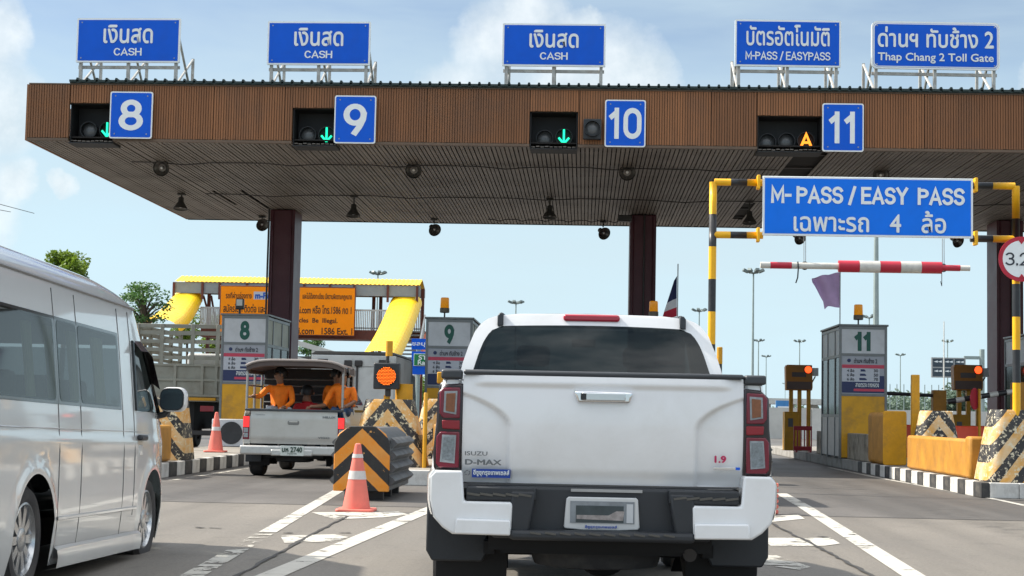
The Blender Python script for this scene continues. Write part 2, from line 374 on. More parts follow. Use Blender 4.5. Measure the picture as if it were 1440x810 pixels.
def sheet(name, x0, x1, y0, y1, z, m, nx=1, ny=1):
    mb = MB(); mb.grid([[(x0 + (x1 - x0) * i / nx, y0 + (y1 - y0) * j / ny, z) for i in range(nx + 1)] for j in range(ny + 1)])
    return tag(mb.build(name, m, smooth=0), kind='structure')
sheet('ground', -2500, 2500, -300, 4500, -.05, farland)
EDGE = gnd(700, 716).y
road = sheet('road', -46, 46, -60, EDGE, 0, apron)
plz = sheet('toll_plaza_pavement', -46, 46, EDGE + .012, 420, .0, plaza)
linepaint = None
def paintmat(name, col, wear):
    m, t, p = newmat(name); c = N(t, 'ShaderNodeTexCoord').outputs['Object']
    a = noise(t, c, 4, 8, .72, .6); b = noise(t, c, .55, 4, .6)
    v = mathn(t, 'MULTIPLY_ADD', b.outputs[0], .45, a.outputs[0])
    k = ramp(t, v, [(wear, 1), (wear + .05, 0)])
    col2 = mixc(t, ramp(t, a.outputs[0], [(.3, 0), (.65, .6)]), tuple(col), tuple(x * .62 for x in col))
    t.links.new(col2, p.inputs['Base Color']); p.inputs['Roughness'].default_value = .6
    tr = N(t, 'ShaderNodeBsdfTransparent'); mx = N(t, 'ShaderNodeMixShader'); t.links.new(k, mx.inputs[0])
    t.links.new(tr.outputs[0], mx.inputs[1]); t.links.new(p.outputs[0], mx.inputs[2]); t.links.new(mx.outputs[0], t.nodes['Material Output'].inputs[0])
    MATS[name] = m; return m
paint_good = paintmat('road_paint', (.52, .50, .45), .80)
paint_worn = paintmat('road_paint_worn', (.46, .44, .39), .70)
tar = mat('joint_sealant', (.028, .026, .024), .7, var=.3)
def stroke(name, pts, w, m, parent, z=.005, jag=0, sub=1):
    P = [Vector((p[0], p[1], 0)) for p in pts]
    if sub > 1:
        Q = []
        for a, b in zip(P, P[1:]): Q += [a.lerp(b, k / sub) for k in range(sub)]
        P = Q + [P[-1]]
    L = []; Rr = []
    for i, p in enumerate(P):
        d = (P[min(i + 1, len(P) - 1)] - P[max(i - 1, 0)]).normalized(); nrm = Vector((-d.y, d.x, 0))
        j = Vector((random.uniform(-jag, jag), random.uniform(-jag, jag), 0)); ww = w * (1 + (random.uniform(-.5, .5) if jag else 0))
        L.append(p + nrm * ww / 2 + j + Vector((0, 0, z))); Rr.append(p - nrm * ww / 2 + j + Vector((0, 0, z)))
    mb = MB(); mb.grid([L, Rr]); return mb.build(name, m, parent, smooth=0)
def gl(*pp): return [gnd(*q) for q in pp]
stroke('lane_line', gl((1330, 840), (1284, 810), (1130, 712), (1098, 694)), .19, paint_good, road)
stroke('edge_line', gl((1475, 719), (1440, 711), (1403, 703), (1229, 671), (1165, 657.5)), .11, paint_good, plz)
stroke('lane_line', gl((330, 830), (381, 810), (598, 719), (640, 702)), .20, paint_good, road)
stroke('lane_line', gl((215, 845), (262, 815), (330, 776), (372, 751)), .17, paint_worn, road)
stroke('lane_line', gl((376, 749), (398, 736), (478, 689)), .17, paint_good, road)
stroke('edge_line', gl((240, 676), (342, 660), (380, 654)), .09, paint_worn, plz)
for q in ([(394, 754), (470, 752), (490, 756), (470, 762), (400, 764)], [(438, 721), (560, 720), (575, 724), (540, 728), (470, 731)],
          [(1070, 757), (1168, 757), (1182, 765), (1160, 768), (1085, 769)], [(1075, 727), (1122, 724), (1132, 730), (1080, 735)],
          [(1060, 780), (1090, 781), (1140, 798), (1125, 802), (1070, 795)]):
    mb = MB(); P = gl(*q); mb.add([(p.x, p.y, .005) for p in P], [tuple(range(len(P)))]); mb.build('hatch_bar', paint_good if q[0][0] != 1060 else paint_worn, road, smooth=0)
stroke('sealed_joint', gl((489, 726), (430, 757), (337, 809), (250, 857)), .035, tar, road, .008, .012, 16)
stroke('sealed_joint', gl((1060, 722), (1084, 736), (1150, 770), (1224, 809), (1290, 845)), .035, tar, road, .008, .012, 16)
stroke('cross_joint', [(-20, EDGE + .006), (20, EDGE + .006)], .05, tar, road, .004)
for q in (((275, 742), (285, 743)), ((293, 743), (312, 744)), ((398, 750), (412, 750)), ((478, 750), (494, 750)), ((1110, 723), (1124, 723)), ((1150, 755), (1162, 756)), ((1196, 752), (1202, 753))):
    stroke('surface_patch', gl(*q), .06, tar, road, .008, .01, 4)

# ================================================================== islands
IS = {8: -9.05, 9: -3.95, 10: 1.20, 11: 6.30, 12: 11.40}
IW = 2.10; IH = .24; Y0 = 26.3; Y1 = 57.0
IX = dict(IS)
stone_b = MB().box(0, .13, .004, .552, 0, IH + .004); ms_w = stone_b.mesh('kerb_stone', concrete_paint, 0); ms_k = stone_b.mesh('kerb_stone_black', kerb_black, 0)
nose_b = MB().box(.004, .516, 0, .13, 0, IH + .004); mn_w = nose_b.mesh('kerb_end', concrete_paint, 0)
for n, x0 in IS.items():
    IW = 1.72 if n == 10 else 2.10
    mb = MB(); mb.box(x0 + .13, x0 + IW - .13, Y0 + .13, Y1, 0, IH)
    isl = tag(mb.build('traffic_island', pave, smooth=0), kind='structure')
    for side in (0, 1):
        for k in range(21):
            y = Y0 + k * .556
            place('kerb_stone', ms_k if (k % 2 == 0) else ms_w, isl, (x0 if side == 0 else x0 + IW - .13, y, 0), bevel=.012)
        m2 = MB(); m2.box(0, .13, 0, Y1 - Y0 - 21 * .556, 0, IH + .004)
        m2.build('kerb', kerb_grey, isl, (x0 if side == 0 else x0 + IW - .13, Y0 + 21 * .556 + .004, 0), bevel=.015)
    for k in range(4):
        if k in (0, 3): pass
        place('kerb_stone', mn_w, isl, (x0 + .132 + k * (IW - .26) / 4, Y0, 0), bevel=.012).scale.x = (IW - .268) / 4 / .516
IW = 2.10
# ================================================================== chevron blocks
def chevblock(name, label, x, y, wt, wb, dt, db, h, m, group='striped concrete crash blocks on the toll islands'):
    """tapered concrete block: wide base, narrower top, rounded corners"""
    rows = []
    for (z, f) in ((0, 0), (.03, 0), (h * .25, .22), (h * .5, .5), (h * .75, .78), (h - .03, 1), (h, 1)):
        w = wb + (wt - wb) * f; d = db + (dt - db) * f; r = .16
        if z == h: w -= .04; d -= .04
        ring = [(u, v, z) for u, v in rrect(w, d, r, 5)]
        rows.append(ring + [ring[0]])
    mb = MB(); mb.grid(rows); k = len(rows[0]) - 1; mb.add(rows[-1][:-1], [tuple(range(k))])
    o = mb.build(name, m, None, (x, y, IH + .004), smooth=50)
    return tag(o, label, 'crash block', group)
chev_a = chevmat('chevron_paint_cream', hx('dca040', .85), (.02, .02, .022), hx('ddd2b6', .9), .46, 1.25, .14, .555)
chev_b = chevmat('chevron_paint_orange', hx('dc9a34', .9), (.02, .02, .022), hx('e0d2ae', .95), .46, 1.25, .35, .56)
chevblock('crash_block', 'chevron striped tapered concrete block at right edge, nearest on its island', IS[11] + .82, Y0 + .75, .98, 1.32, .7, 1.1, 1.16, chev_a)
chevblock('crash_block', 'pale chevron striped concrete block behind the long orange wall', IS[11] + .90, 33.9, .62, 1.02, .55, .9, 1.16, chev_a)
chevblock('crash_block', 'chevron striped concrete block carrying the big orange lamp post', IS[9] + .62, 28.2, .82, 1.30, .7, 1.1, 1.14, chev_b)
chevblock('crash_block', 'chipped chevron block partly hidden between thin yellow post and white pickup', IS[9] + 1.1, 33.5, .82, 1.25, .7, 1.1, 1.2, chev_a)
chevblock('crash_block', 'orange and black chevron block just beyond the grey van mirror', IS[8] + 1.55, 29.0, .80, 1.02, .7, 1.0, 1.12, chev_b)
chevblock('crash_block', 'dark striped crash block beside rear lamp of the white pickup', IS[10] + 1.0, 30.0, .86, 1.25, .7, 1.1, 1.02, chev_b)
# low walls along the kerb
def wall(name, label, x, y0, y1, w, h, m, end=0, bevel=.05):
    r = empty(name, (x, y0, IH + .004))
    mb = MB(); mb.box(-w / 2, w / 2, end, y1 - y0, 0, h); mb.build('wall_body', m, r, bevel=bevel)
    if end: mb = MB(); mb.box(-w / 2 - .04, w / 2 + .04, 0, end - .005, 0, h + .05); mb.build('end_pier', m, r, bevel=.05)
    return tag(r, label, 'low wall')
wall('low_wall', 'long low orange wall with chipped top along the chequered kerb', IS[11] + .30, 27.7, 33.2, .24, .66, orange_paint, .35)
wall('low_wall', 'low orange wall under the chevron block beside the grey van', IS[8] + IW - .28, 26.9, 28.2, .22, .62, orange_paint)
wall('low_wall', 'orange low wall beside the rear lamp of the white pickup', IS[9] + IW - .55, 27.5, 33, .24, .75, orange_paint)
dirty = mat('dirty_concrete', (.34, .30, .24), .85, var=.3, vs=4, dirt=.9, dcol=(.06, .05, .04), ds=2.2, bump=.5)
wall('low_wall', 'grimy unpainted low wall in front of booth eleven', IS[11] + .24, 37.0, 45.5, .24, .62, dirty, 0, .02)
r = empty('guard_block', (IS[11] + .31, 35.2, IH + .004))
mb = MB(); mb.prism(rrect(.46, 1.12, .10, 5, 0, .56), .0, 1.9, 'xz'); mb.build('block_body', orange_paint, r, bevel=.02)
mb = MB(); mb.prism(rrect(.50, 1.15, .06, 5, 0, .575), -.05, -.005, 'xz'); mb.build('face_plate', amber_paint, r, bevel=.02)
tag(r, 'tall orange guard block with yellow face before booth eleven', 'guard block')

# ================================================================== crash cushions
barrel_m = chevmat('chevron_barrel', hx('f09010', .9), (.02, .02, .02), hx('f0b060', .8), .40, .95, .1, .63)
rail_dark = mat('weathered_rail', (.15, .155, .16), .5, .5, var=.3, dirt=.6, ds=4)
grey_plate = mat('guardrail_grey', (.14, .145, .15), .5, .5, var=.2, dirt=.5, ds=3)
def cushion(x, y, label):
    r = empty('crash_cushion', (x, y, 0))
    w, h0, h1 = .74, .12, .98
    pl = [(-w / 2, h0), (w / 2, h0), (w / 2, h1 - .22), (w / 2 - .06, h1 - .10), (w / 2 - .2, h1), (-w / 2 + .2, h1), (-w / 2 + .06, h1 - .10), (-w / 2, h1 - .22)]
    MB().prism(pl, 0, .05, 'xz').build('striped_face', barrel_m, r, bevel=.012)
    inner = [(u * .96, .14 + (v - .14) * .97) for u, v in pl]
    MB().prism(inner, .055, 2.6, 'xz').build('cushion_body', grey_plate, r, bevel=.02)
    for s in (-1, 1):                      # corrugated side rails
        for k in range(4):
            z = .26 + k * .165; xx = s * w / 2 * .96
            MB().prism([(xx, z - .075), (xx + s * .05, z - .04), (xx + s * .085, z), (xx + s * .05, z + .04), (xx, z + .075)], .10 + .05 * k, 2.5, 'xz').build('side_rail', rail_dark, r)
    for k in range(3):
        MB().box(-.26, .26, .3 + k * .9, .42 + k * .9, 0, .13).build('foot', dark_metal, r)
    return tag(r, label, 'crash cushion', 'striped crash cushions before the islands')
p = gnd(507, 704); cushion(p.x, p.y, 'orange and black striped crash cushion behind the traffic cone')
p = gnd(1052, 716); cushion(p.x + .02, p.y + 1.0, 'striped crash cushion mostly hidden right of the white pickup')
# cones
def cone(label, x, y, h, z=0, m=cone_red, bands=((.45, .58), (.78, .84)), rb=.15):
    r = empty('traffic_cone', (x, y, z))
    MB().prism(rrect(rb * 2.7, rb * 2.7, .05), 0, .035, 'xy').build('base', m, r, bevel=.01)
    rt = .035; rad = lambda f: rb + (rt - rb) * f
    MB().lathe([(rad(0), .036), (rad(1), h - .01), (rad(1) - .015, h)], 28).build('cone_body', m, r)
    for a, b in bands:
        MB().lathe([(rad(a) + .004, .036 + a * (h - .04)), (rad(b) + .004, .036 + b * (h - .04))], 28).build('reflective_band', reflect_white, r)
    return tag(r, label, 'traffic cone')
p = gnd(501, 719); cone('faded red traffic cone in front of the striped crash cushion', p.x, p.y, .80, rb=.165)
p = gnd(303, 636, IH); cone('red traffic cone standing before booth eight', p.x, p.y, .84, IH + .004, rb=.16, bands=((.52, .62),))
p = gnd(1393, 612, IH); cone('small red cone by the right column foot', IS[12] + .3, 43, .7, IH + .004, rb=.13, bands=((.5, .62),))
# stacked flexible post right of the pickup
p = gnd(1084, 723); r = empty('spring_post', (p.x, p.y, 0))
for k in range(6):
    MB().lathe([(.075, k * .066), (.095, k * .066 + .015), (.095, k * .066 + .045), (.07, k * .066 + .06)], 18).build('ring', cone_red, r)
tag(r, 'short ringed red post at the right rear wheel of the pickup', 'marker post')
# thin posts
def post(name, label, x, y, z, h, w, m, cat='post', rnd=True):
    mb = MB()
    if rnd: mb.lathe([(w / 2, 0), (w / 2, h - .02), (w / 2 - .01, h)], 14)
    else: mb.box(-w / 2, w / 2, -w / 2, w / 2, 0, h)
    o = mb.build(name, m, None, (x, y, z), bevel=0 if rnd else .015); return tag(o, label, cat)
p = at(599, 552, 27.6); post('marker_post', 'thin yellow post on the island left of the white pickup', p.x, p.y, IH, p.z - IH, .07, amber_paint)
p = at(1287, 527, 34.6); post('guide_post', 'square yellow post rising behind the guard block', p.x, p.y, IH, p.z - IH, .16, amber_paint, rnd=False)
r = empty('marker_post', (at(1012, 500, 29).x, 29, IH)); zt = at(1012, 488, 29).z - IH
MB().lathe([(.045, 0), (.045, zt - .3)], 14).build('post_foot', black_paint, r); MB().lathe([(.05, zt - .298), (.05, zt - .01), (.04, zt)], 14).build('post_top', amber_paint, r)
tag(r, 'slim post with yellow top beside the pickup cab', 'post')

# ================================================================== canopy
CY0 = 35.8; CZ0 = 7.07; CZ1 = 8.34
lf = at(40, 150, CY0); bk = at(266, 305, 50.8)
CX0 = lf.x; CX1 = 20.0; CY1 = 50.8
can = empty('toll_canopy', (0, CY0, 0))
tag(can, 'wide brown slatted toll plaza roof carried on maroon columns', 'canopy')
wood = mat('wood_slat_cladding', (.255, .106, .040), .6, var=.24, vs=1, dirt=.5, dcol=(.115, .075, .055), ds=.55, rnd=.2, chip=.715, ccol=(.34, .25, .18), stretch=(7, 7, .3))
wood_back = mat('cladding_backing', (.10, .055, .028), .7, var=.2)
soffit_m = mat('soffit_slat_metal', (.215, .185, .158), .5, var=.25, vs=1.2, dirt=.55, dcol=(.06, .05, .045), ds=.5, stretch=(6, .25, 1))
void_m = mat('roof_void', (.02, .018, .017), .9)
roof_m = mat('dark_green_roof_sheet', (.012, .028, .026), .45, var=.2)
def X(px, Y=CY0): return at(px, 170, Y).x
OPEN = []                                       # signal openings (x0, x1, ztop)
for a, b, yt in ((97, 160, 145), (411, 474, 152), (745, 813, 157), (1065, 1157, 163)):
    OPEN.append((X(a), X(b), at((a + b) / 2, yt, CY0).z))
# fascia panels, each with its slats, cut round the openings
seams = [CX0, X(98), X(300), X(400), X(600), X(745), X(815), X(1000), X(1064), X(1160), X(1300), X(1440), 12.0, 14.6, 17.2, CX1]
for a, b in zip(seams, seams[1:]):
    mb = MB()
    cut = [(o0, o1, oz) for o0, o1, oz in OPEN if o1 > a + .01 and o0 < b - .01]
    xs = [a + .004] + sorted(q for o in cut for q in o[:2] if a < q < b) + [b - .004]
    for u, v in zip(xs, xs[1:]):
        mid = (u + v) / 2; zlo = CZ0 + .06
        for o0, o1, oz in cut:
            if o0 <= mid <= o1: zlo = oz
        mb.box(u, v, .02, .06, zlo, CZ1, 1)
        n = max(1, int((v - u) / .056)); st_ = (v - u) / n
        for k in range(n):
            j = random.uniform(-.003, .003)
            mb.box(u + st_ * k + .007, u + st_ * (k + 1) - .007, -.012 + j, .021, zlo + random.uniform(0, .012), CZ1 - .004, 0)
    mb.build('fascia_panel', [wood, wood_back], can, smooth=0, weld=False)
trim_m = mat('fascia_trim', (.13, .085, .055), .5, var=.2, dirt=.3)
prev = CX0
for o0, o1, oz in OPEN + [(CX1, CX1, 0)]:
    MB().box(prev, o0, -.03, .1, CZ0, CZ0 + .055).build('lower_trim', trim_m, can, smooth=0); prev = o1
MB().box(CX0, CX1, -.02, .12, CZ1 + .002, CZ1 + .03).build('upper_trim', trim_m, can, smooth=0)
# left end fascia
mb = MB(); mb.box(CX0 - .05, CX0 - .002, .0, CY1 - CY0, CZ0 + .0, CZ1, 0); mb.build('end_fascia', [wood], can, smooth=0)
# soffit slats along the depth with some missing
mb = MB(); pitch_s = .100; n = int((CX1 - CX0) / pitch_s); D = CY1 - CY0
GAPS = [(X(1075), X(1092), .3, 5.5), (X(1100), X(1106), .3, 4.6), (X(1112), X(1117), .3, 4.2)]
miss = {}
for a, b, y0, y1 in [(at(296, 262, 44).x, at(300, 262, 44).x, 8.1, 11.2), (at(337, 262, 44).x, at(341, 262, 44).x, 8.0, 12.0), (at(1070, 240, 40).x + .3, at(1070, 240, 40).x + .75, .3, 6.0), (at(1100, 240, 40).x + .3, at(1100, 240, 40).x + .55, .3, 4.5), (at(1040, 300, 46).x, at(1040, 300, 46).x + .3, 9, 13)]:
    for k in range(n):
        x = CX0 + (k + .5) * pitch_s
        if a <= x <= b + .06: miss[k] = (y0, y1)
for k in range(n):
    x = CX0 + k * pitch_s; j = random.uniform(-.009, .009) - (.02 if random.random() < .012 else 0)
    e0 = random.uniform(0, .03)
    segs = [(.12, D - e0)]
    if k in miss: segs = [(.12, miss[k][0]), (miss[k][1], D)]
    for y0, y1 in segs: mb.box(x + .012, x + pitch_s - .012, y0, y1, CZ0 + .01 + j, CZ0 + .03 + j)
tag(mb.build('soffit_slats', soffit_m, can, smooth=0, weld=False), kind='stuff')
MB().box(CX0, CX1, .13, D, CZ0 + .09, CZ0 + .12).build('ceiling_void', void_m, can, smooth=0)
for k in range(8):
    MB().box(CX0 + .05, CX1, 1.0 + k * 1.95, 1.06 + k * 1.95, CZ0 + .045, CZ0 + .088).build('soffit_rail', dark_metal, can, smooth=0)
MB().box(CX0, CX1, D + .002, D + .05, CZ0 - .01, CZ0 + .5).build('rear_fascia', roof_m, can, smooth=0)
# corrugated roof sheet with ribs at the eave
mb = MB(); rows0 = []; rows1 = []; x = X(97)
while x < CX1:
    for dx, dz in ((0, 0), (.15, 0), (.165, .045), (.205, .045), (.22, 0)):
        rows0.append((x + dx, -.10, CZ1 + .10 + dz)); rows1.append((x + dx, D + .1, CZ1 - .25 + dz))
    x += .22
mb.grid([rows0, rows1]); mb.grid([[(q[0], q[1], q[2] - .05) for q in rows0], rows0]); mb.build('roof_sheet', roof_m, can, smooth=0)
MB().box(X(97), CX1, -.06, .3, CZ1 + .031, CZ1 + .075).build('eave_beam', roof_m, can, smooth=0)
for yy, xa_, xb_ in ((2.9, -11, 4.5), (8.6, -10.5, 12), (13.6, -3.0, 1.2)):      # wiring clipped under the slats
    n_ = 24; MB().tube([(xa_ + (xb_ - xa_) * k / n_, yy + .05 * math.sin(k), CZ0 - .02 - .05 * (k % 4 == 2)) for k in range(n_ + 1)], .014, 6).build('cable', dark_metal, can)
MB().box(at(886, 325, 47).x - .35, at(886, 325, 47).x + .05, 11.2, 11.5, CZ0 - .3, CZ0 - .12).build('junction_box', dark_metal, can, bevel=.02)
# columns
for px0, px1 in ((377, 412), (885, 922), (1402, 1440)):
    a = at(px0, 400, 47.9).x; b = at(px1, 400, 47.9).x if px1 < 1440 else a + .76; w = b - a
    mb = MB(); mb.box(a, b, 12.1, 13.3, IH, CZ0 - .005)
    for u in (a + .08, b - .12): mb.box(u, u + .04, 12.06, 12.1, IH, CZ0 - .006)
    mb.build('column', maroon, can, bevel=.02)
    if px0 != 377:
        MB().tube([((a + b) / 2 + .03, 12.05, .4), ((a + b) / 2 + .03, 12.05, CZ0)], .025, 8).build('conduit', dark_metal, can)
MB().tube([(at(374, 400, 47.7).x, 11.95, .5), (at(375, 400, 47.7).x, 11.95, CZ0 - .3), (at(375, 400, 47.7).x, 11.95, CZ0)], .03, 8).build('conduit', dark_metal, can)

# ================================================================== lane signals in the fascia
def arrow_leds(mb, cx, cz, s):
    for a, b in (((0, .5), (0, -.5)), ((-.36, -.08), (0, -.5)), ((.36, -.08), (0, -.5))):
        mb_pts = [(cx + a[0] * s, -.0, cz + a[1] * s), (cx + b[0] * s, -.0, cz + b[1] * s)]
        mb.tube(mb_pts, .022 * s / .3, 8)
box_in = mat('signal_box_dark', (.012, .013, .015), .6, var=.3)
where = {0: 'eight', 1: 'nine', 2: 'ten', 3: 'eleven'}
for i, (x0, x1, zt) in enumerate(OPEN):
    r = empty('lane_signal', (0, CY0, 0)); zb = CZ0 - .035
    mb = MB(); g = .012
    mb.box(x0 + g, x1 - g, .62, .66, zb, zt - g); mb.box(x0 + g, x0 + g + .02, .065, .62, zb, zt - g); mb.box(x1 - g - .02, x1 - g, .065, .62, zb, zt - g)
    mb.box(x0 - .03, x1 + .03, .066, .64, zt - .012, zt + .012); mb.box(x0 + g, x1 - g, -.02, .62, zb - .02, zb)
    mb.build('housing', box_in, r, smooth=0)
    lamps = {0: [(125, 183), (152, 183)], 1: [(433, 190), (460, 190)], 2: [(766, 195), (793, 193)], 3: [(1079, 200), (1106, 199), (1133, 198)]}[i]
    for j, (px, py) in enumerate(lamps):
        p = at(px, py, CY0 + .3); T = Matrix.Translation((p.x, .42, p.z)) @ Matrix.Rotation(R(90), 4, 'X')
        hood = MB().lathe([(.185, 0), (.19, .16), (.18, .16), (.175, .01)], 24, 0, T, False).build('lamp_hood', black_paint, r)
        if j == len(lamps) - 1:
            MB().lathe([(.0, .012), (.17, .012), (.172, .0)], 24, 0, T).build('lamp_face', box_in, r)
            if i < 3:
                mb = MB(); arrow_leds(mb, p.x, p.z, .32); o = mb.build('green_arrow', green_led, r, (0, .22, 0))
            else:
                strokes('letter', 'A', amber_led, r, p.x, .22, p.z, .27, .32, .2)
        else:
            MB().lathe([(.0, .06), (.08, .05), (.14, .025), (.168, .0)], 24, 0, T).build('lens', lens_grey, r)
    tag(r, f"dark signal box beside the number {where[i]} sign, " + ('lit amber letter A' if i == 3 else 'lit green down arrow'), 'lane signal', 'lane signals in the roof fascia')
p = at(833, 182, CY0 - .12); r = empty('signal_lamp', (p.x, CY0 - .03, p.z))
MB().box(-.2, .2, -.14, -.01, -.23, .23).build('housing', black_paint, r, bevel=.02)
T = Matrix.Translation((0, -.14, 0)) @ Matrix.Rotation(R(90), 4, 'X')
MB().lathe([(.17, 0), (.175, .12), (.165, .12), (.16, 0)], 24, 0, T, False).build('lamp_hood', black_paint, r)
MB().lathe([(0, .05), (.09, .04), (.158, .002)], 24, 0, T).build('lens', lens_grey, r)
tag(r, 'single unlit round lamp in square box left of number ten', 'lamp')

# ================================================================== number signs
def board(r, w, h, y, t, border=.03, rad=.04, bgm=None, bord=None):
    MB().prism(rrect(w, h, rad), y, y + t, 'xz').build('back_board', bord or sign_white, r)
    MB().prism(rrect(w - 2 * border, h - 2 * border, max(.005, rad - border * .5)), y - .004, y - .001, 'xz').build('sign_face', bgm or sign_blue, r, smooth=0)
    for sx in (-1, 1):
        for sz_ in (-1, 1): MB().lathe([(.016, 0), (.016, .006), (0, .009)], 8, 0, Matrix.Translation((sx * (w / 2 - .12), y - .0042, sz_ * (h / 2 - .1))) @ Matrix.Rotation(R(90), 4, 'X')).build('bolt', steel, r)
for s, (x0, y0, x1, y1), pos in (('8', (155.5, 128.5, 213, 195), 'leftmost'), ('9', (471, 134, 527.5, 202), ''), ('10', (851, 140, 907.5, 207), ''), ('11', (1156.5, 145, 1214.5, 213.5), '')):
    c = at((x0 + x1) / 2, (y0 + y1) / 2, CY0 - .14); a = at(x0, y0, CY0 - .14); b = at(x1, y1, CY0 - .14)
    w, h = b.x - a.x, a.z - b.z; r = empty('lane_number_sign', (c.x, CY0 - .14, c.z))
    board(r, w, h, 0, .03, .028, .05)
    wd = .46 if len(s) == 1 else (.70 if s == '10' else .60)
    strokes('numeral', s, sign_white, r, 0, -.007, 0, wd * w / .88 * (1.1 if len(s) == 1 else 1), h * .66, .20, .30)
    for sx in (-1, 1): MB().box(sx * .25 - .02, sx * .25 + .02, .03, .125, -.4, .4).build('bracket', steel, r, smooth=0)
    tag(r, f'blue sign with white number {dict(zip(("8", "9", "10", "11"), ("eight", "nine", "ten", "eleven")))[s]} on the brown fascia', 'number sign', 'lane number signs')

# ================================================================== roof-top signs
frame_m = mat('sign_frame_steel', (.42, .42, .40), .5, .3, var=.25, vs=6, dirt=.5, dcol=(.22, .11, .05), ds=4)
def roofsign(px0, py0, px1, py1, Y, lines, label, skew=0, rounded=.02):
    c = at((px0 + px1) / 2, (py0 + py1) / 2, Y); a = at(px0, py0, Y); b = at(px1, py1, Y); w = b.x - a.x; h = a.z - b.z
    r = empty('roof_sign', (c.x, Y, c.z), skew); dz = -(h / 2); zr = CZ1 + .12 - c.z
    board(r, w, h, 0, .05, .04, rounded)
    if rounded > .05:
        MB().prism(rrect(w - .09, h - .09, .10), -.0052, -.0045, 'xz').build('inner_border', sign_white, r, smooth=0)
        MB().prism(rrect(w - .13, h - .13, .09), -.0066, -.0056, 'xz').build('inner_face', sign_blue, r, smooth=0)
    for (s, fx, fz, fw, fh, bold) in lines:
        (strokes if all(q in GL for q in s) else text)('lettering', s, sign_white, r, fx * w, -.010, fz * h, fw * w, fh * h, .17 if all(q in GL for q in s) else bold)
    for sx in (-.46, 0, .46):
        MB().box(sx * w - .035, sx * w + .035, .055, .125, zr - .1, h / 2 - .1).build('post', frame_m, r, smooth=0)
        MB().tube([(sx * w, .10, h * .25), (sx * w + .02, 1.5, zr - .12)], .03, 6).build('brace', frame_m, r)
        MB().box(sx * w - .03, sx * w + .03, 1.45, 1.51, zr - .2, -h * .1).build('rear_post', frame_m, r, smooth=0)
        MB().tube([(sx * w, .1, zr + .02), (sx * w, 1.48, -h * .12)], .03, 6).build('brace', frame_m, r)
    MB().box(-w * .49, w * .49, .128, .17, -h / 2 - .12, -h / 2 - .05).build('rail', frame_m, r, smooth=0)
    return tag(r, label, 'roof sign', 'blue signs standing on the canopy roof')
cash = [('เงินสด', 0, .14, .47, .40, .02), ('CASH', 0, -.26, .27, .17, .03)]
roofsign(108, 25, 252.5, 88.5, 36.4, cash, 'blue roof sign reading CASH above lane eight at far left', -.03)
roofsign(376.5, 29.5, 520, 92, 36.4, cash, 'blue roof sign reading CASH above lane nine', -.02)
roofsign(707, 32.5, 851, 94, 36.4, cash, 'blue roof sign reading CASH above lane ten, before the cloud', 0)
roofsign(1033.5, 27.5, 1182.5, 94.5, 36.4, [('บัตรอัตโนมัติ', 0, .17, .78, .44, .018), ('M-PASS / EASYPASS', .0, -.27, .80, .18, .025)], 'blue roof sign with two text lines above the amber lit signal', .02)
roofsign(1225, 30, 1406.5, 98.5, 36.4, [('ด่านฯ ทับช้าง 2', 0, .17, .90, .42, .02), ('Thap Chang 2 Toll Gate', 0, -.27, .90, .21, .022)], 'rounded blue roof sign naming the toll gate at far right', .03, .12)

# ================================================================== lamps under the canopy
lamp_m = mat('lamp_cast_metal', (.06, .056, .052), .5, .4, var=.2, dirt=.3)
reflector = mat('lamp_reflector', (.16, .15, .14), .3, .7, var=.2)
bulb_m = mat('lamp_bulb', (.7, .7, .68), .3, var=.02)
def bell(px, py, Y, kind, label):
    p = at(px, py, Y); r = empty('canopy_lamp', (p.x, Y, p.z)); drop = CZ0 - p.z
    MB().tube([(0, .06, .17), (0, .06, drop)], .022, 8).build('stem', lamp_m, r)
    MB().box(-.10, .10, -.04, .16, drop - .05, drop).build('mount', lamp_m, r, bevel=.01)
    if kind == 'front': T = Matrix.Rotation(R(104), 4, 'X')
    elif kind == 'down': T = Matrix.Rotation(R(172), 4, 'X')
    else: T = Matrix.Rotation(R(118), 4, 'X') @ Matrix.Rotation(R(25), 4, 'Y')
    MB().lathe([(.05, -.24), (.075, -.22), (.08, -.10), (.12, -.04), (.185, .06), (.20, .10), (.19, .105), (.175, .07)], 24, 0, T, False).build('bell', lamp_m, r)
    MB().lathe([(.0, -.02), (.09, -.01), (.174, .07)], 24, 0, T, False).build('reflector', reflector, r)
    MB().lathe([(0, .07), (.03, .06), (.035, .02), (.02, -.01)], 12, 0, T, False).build('bulb', bulb_m, r)
    return tag(r, label, 'lamp', 'lamps hung under the canopy')
for px, py, Y, k, l in ((228, 236, 38.8, 'front', 'round lamp facing out under the roof below number eight'), (582, 239, 38.8, 'front', 'round lamp facing out under the roof right of number nine'),
        (882, 242, 38.8, 'front', 'round lamp facing out under the roof below number ten'), (1238, 246, 38.8, 'front', 'round lamp under the roof just above the wide gantry sign'),
        (254, 289, 44.5, 'down', 'bell lamp hanging near the left corner of the roof'), (497, 299, 44.5, 'down', 'bell lamp hanging below the number nine sign'),
        (773, 301, 44.5, 'down', 'bell lamp hanging in the middle below the green arrow'), (1054, 309, 44.5, 'down', 'bell lamp hanging inside the left gantry bracket'),
        (368, 315, 49.6, 'side', 'lamp at the rear roof edge beside the left column'), (610, 322, 49.6, 'side', 'lamp at the rear roof edge between left and middle columns'),
        (848, 327, 49.6, 'side', 'lamp at the rear roof edge left of the middle column'), (1123, 334, 49.6, 'side', 'lamp peeping under the left part of the gantry sign'),
        (1345, 338, 49.6, 'side', 'lamp peeping under the right part of the gantry sign')):
    bell(px, py, Y, k, l)

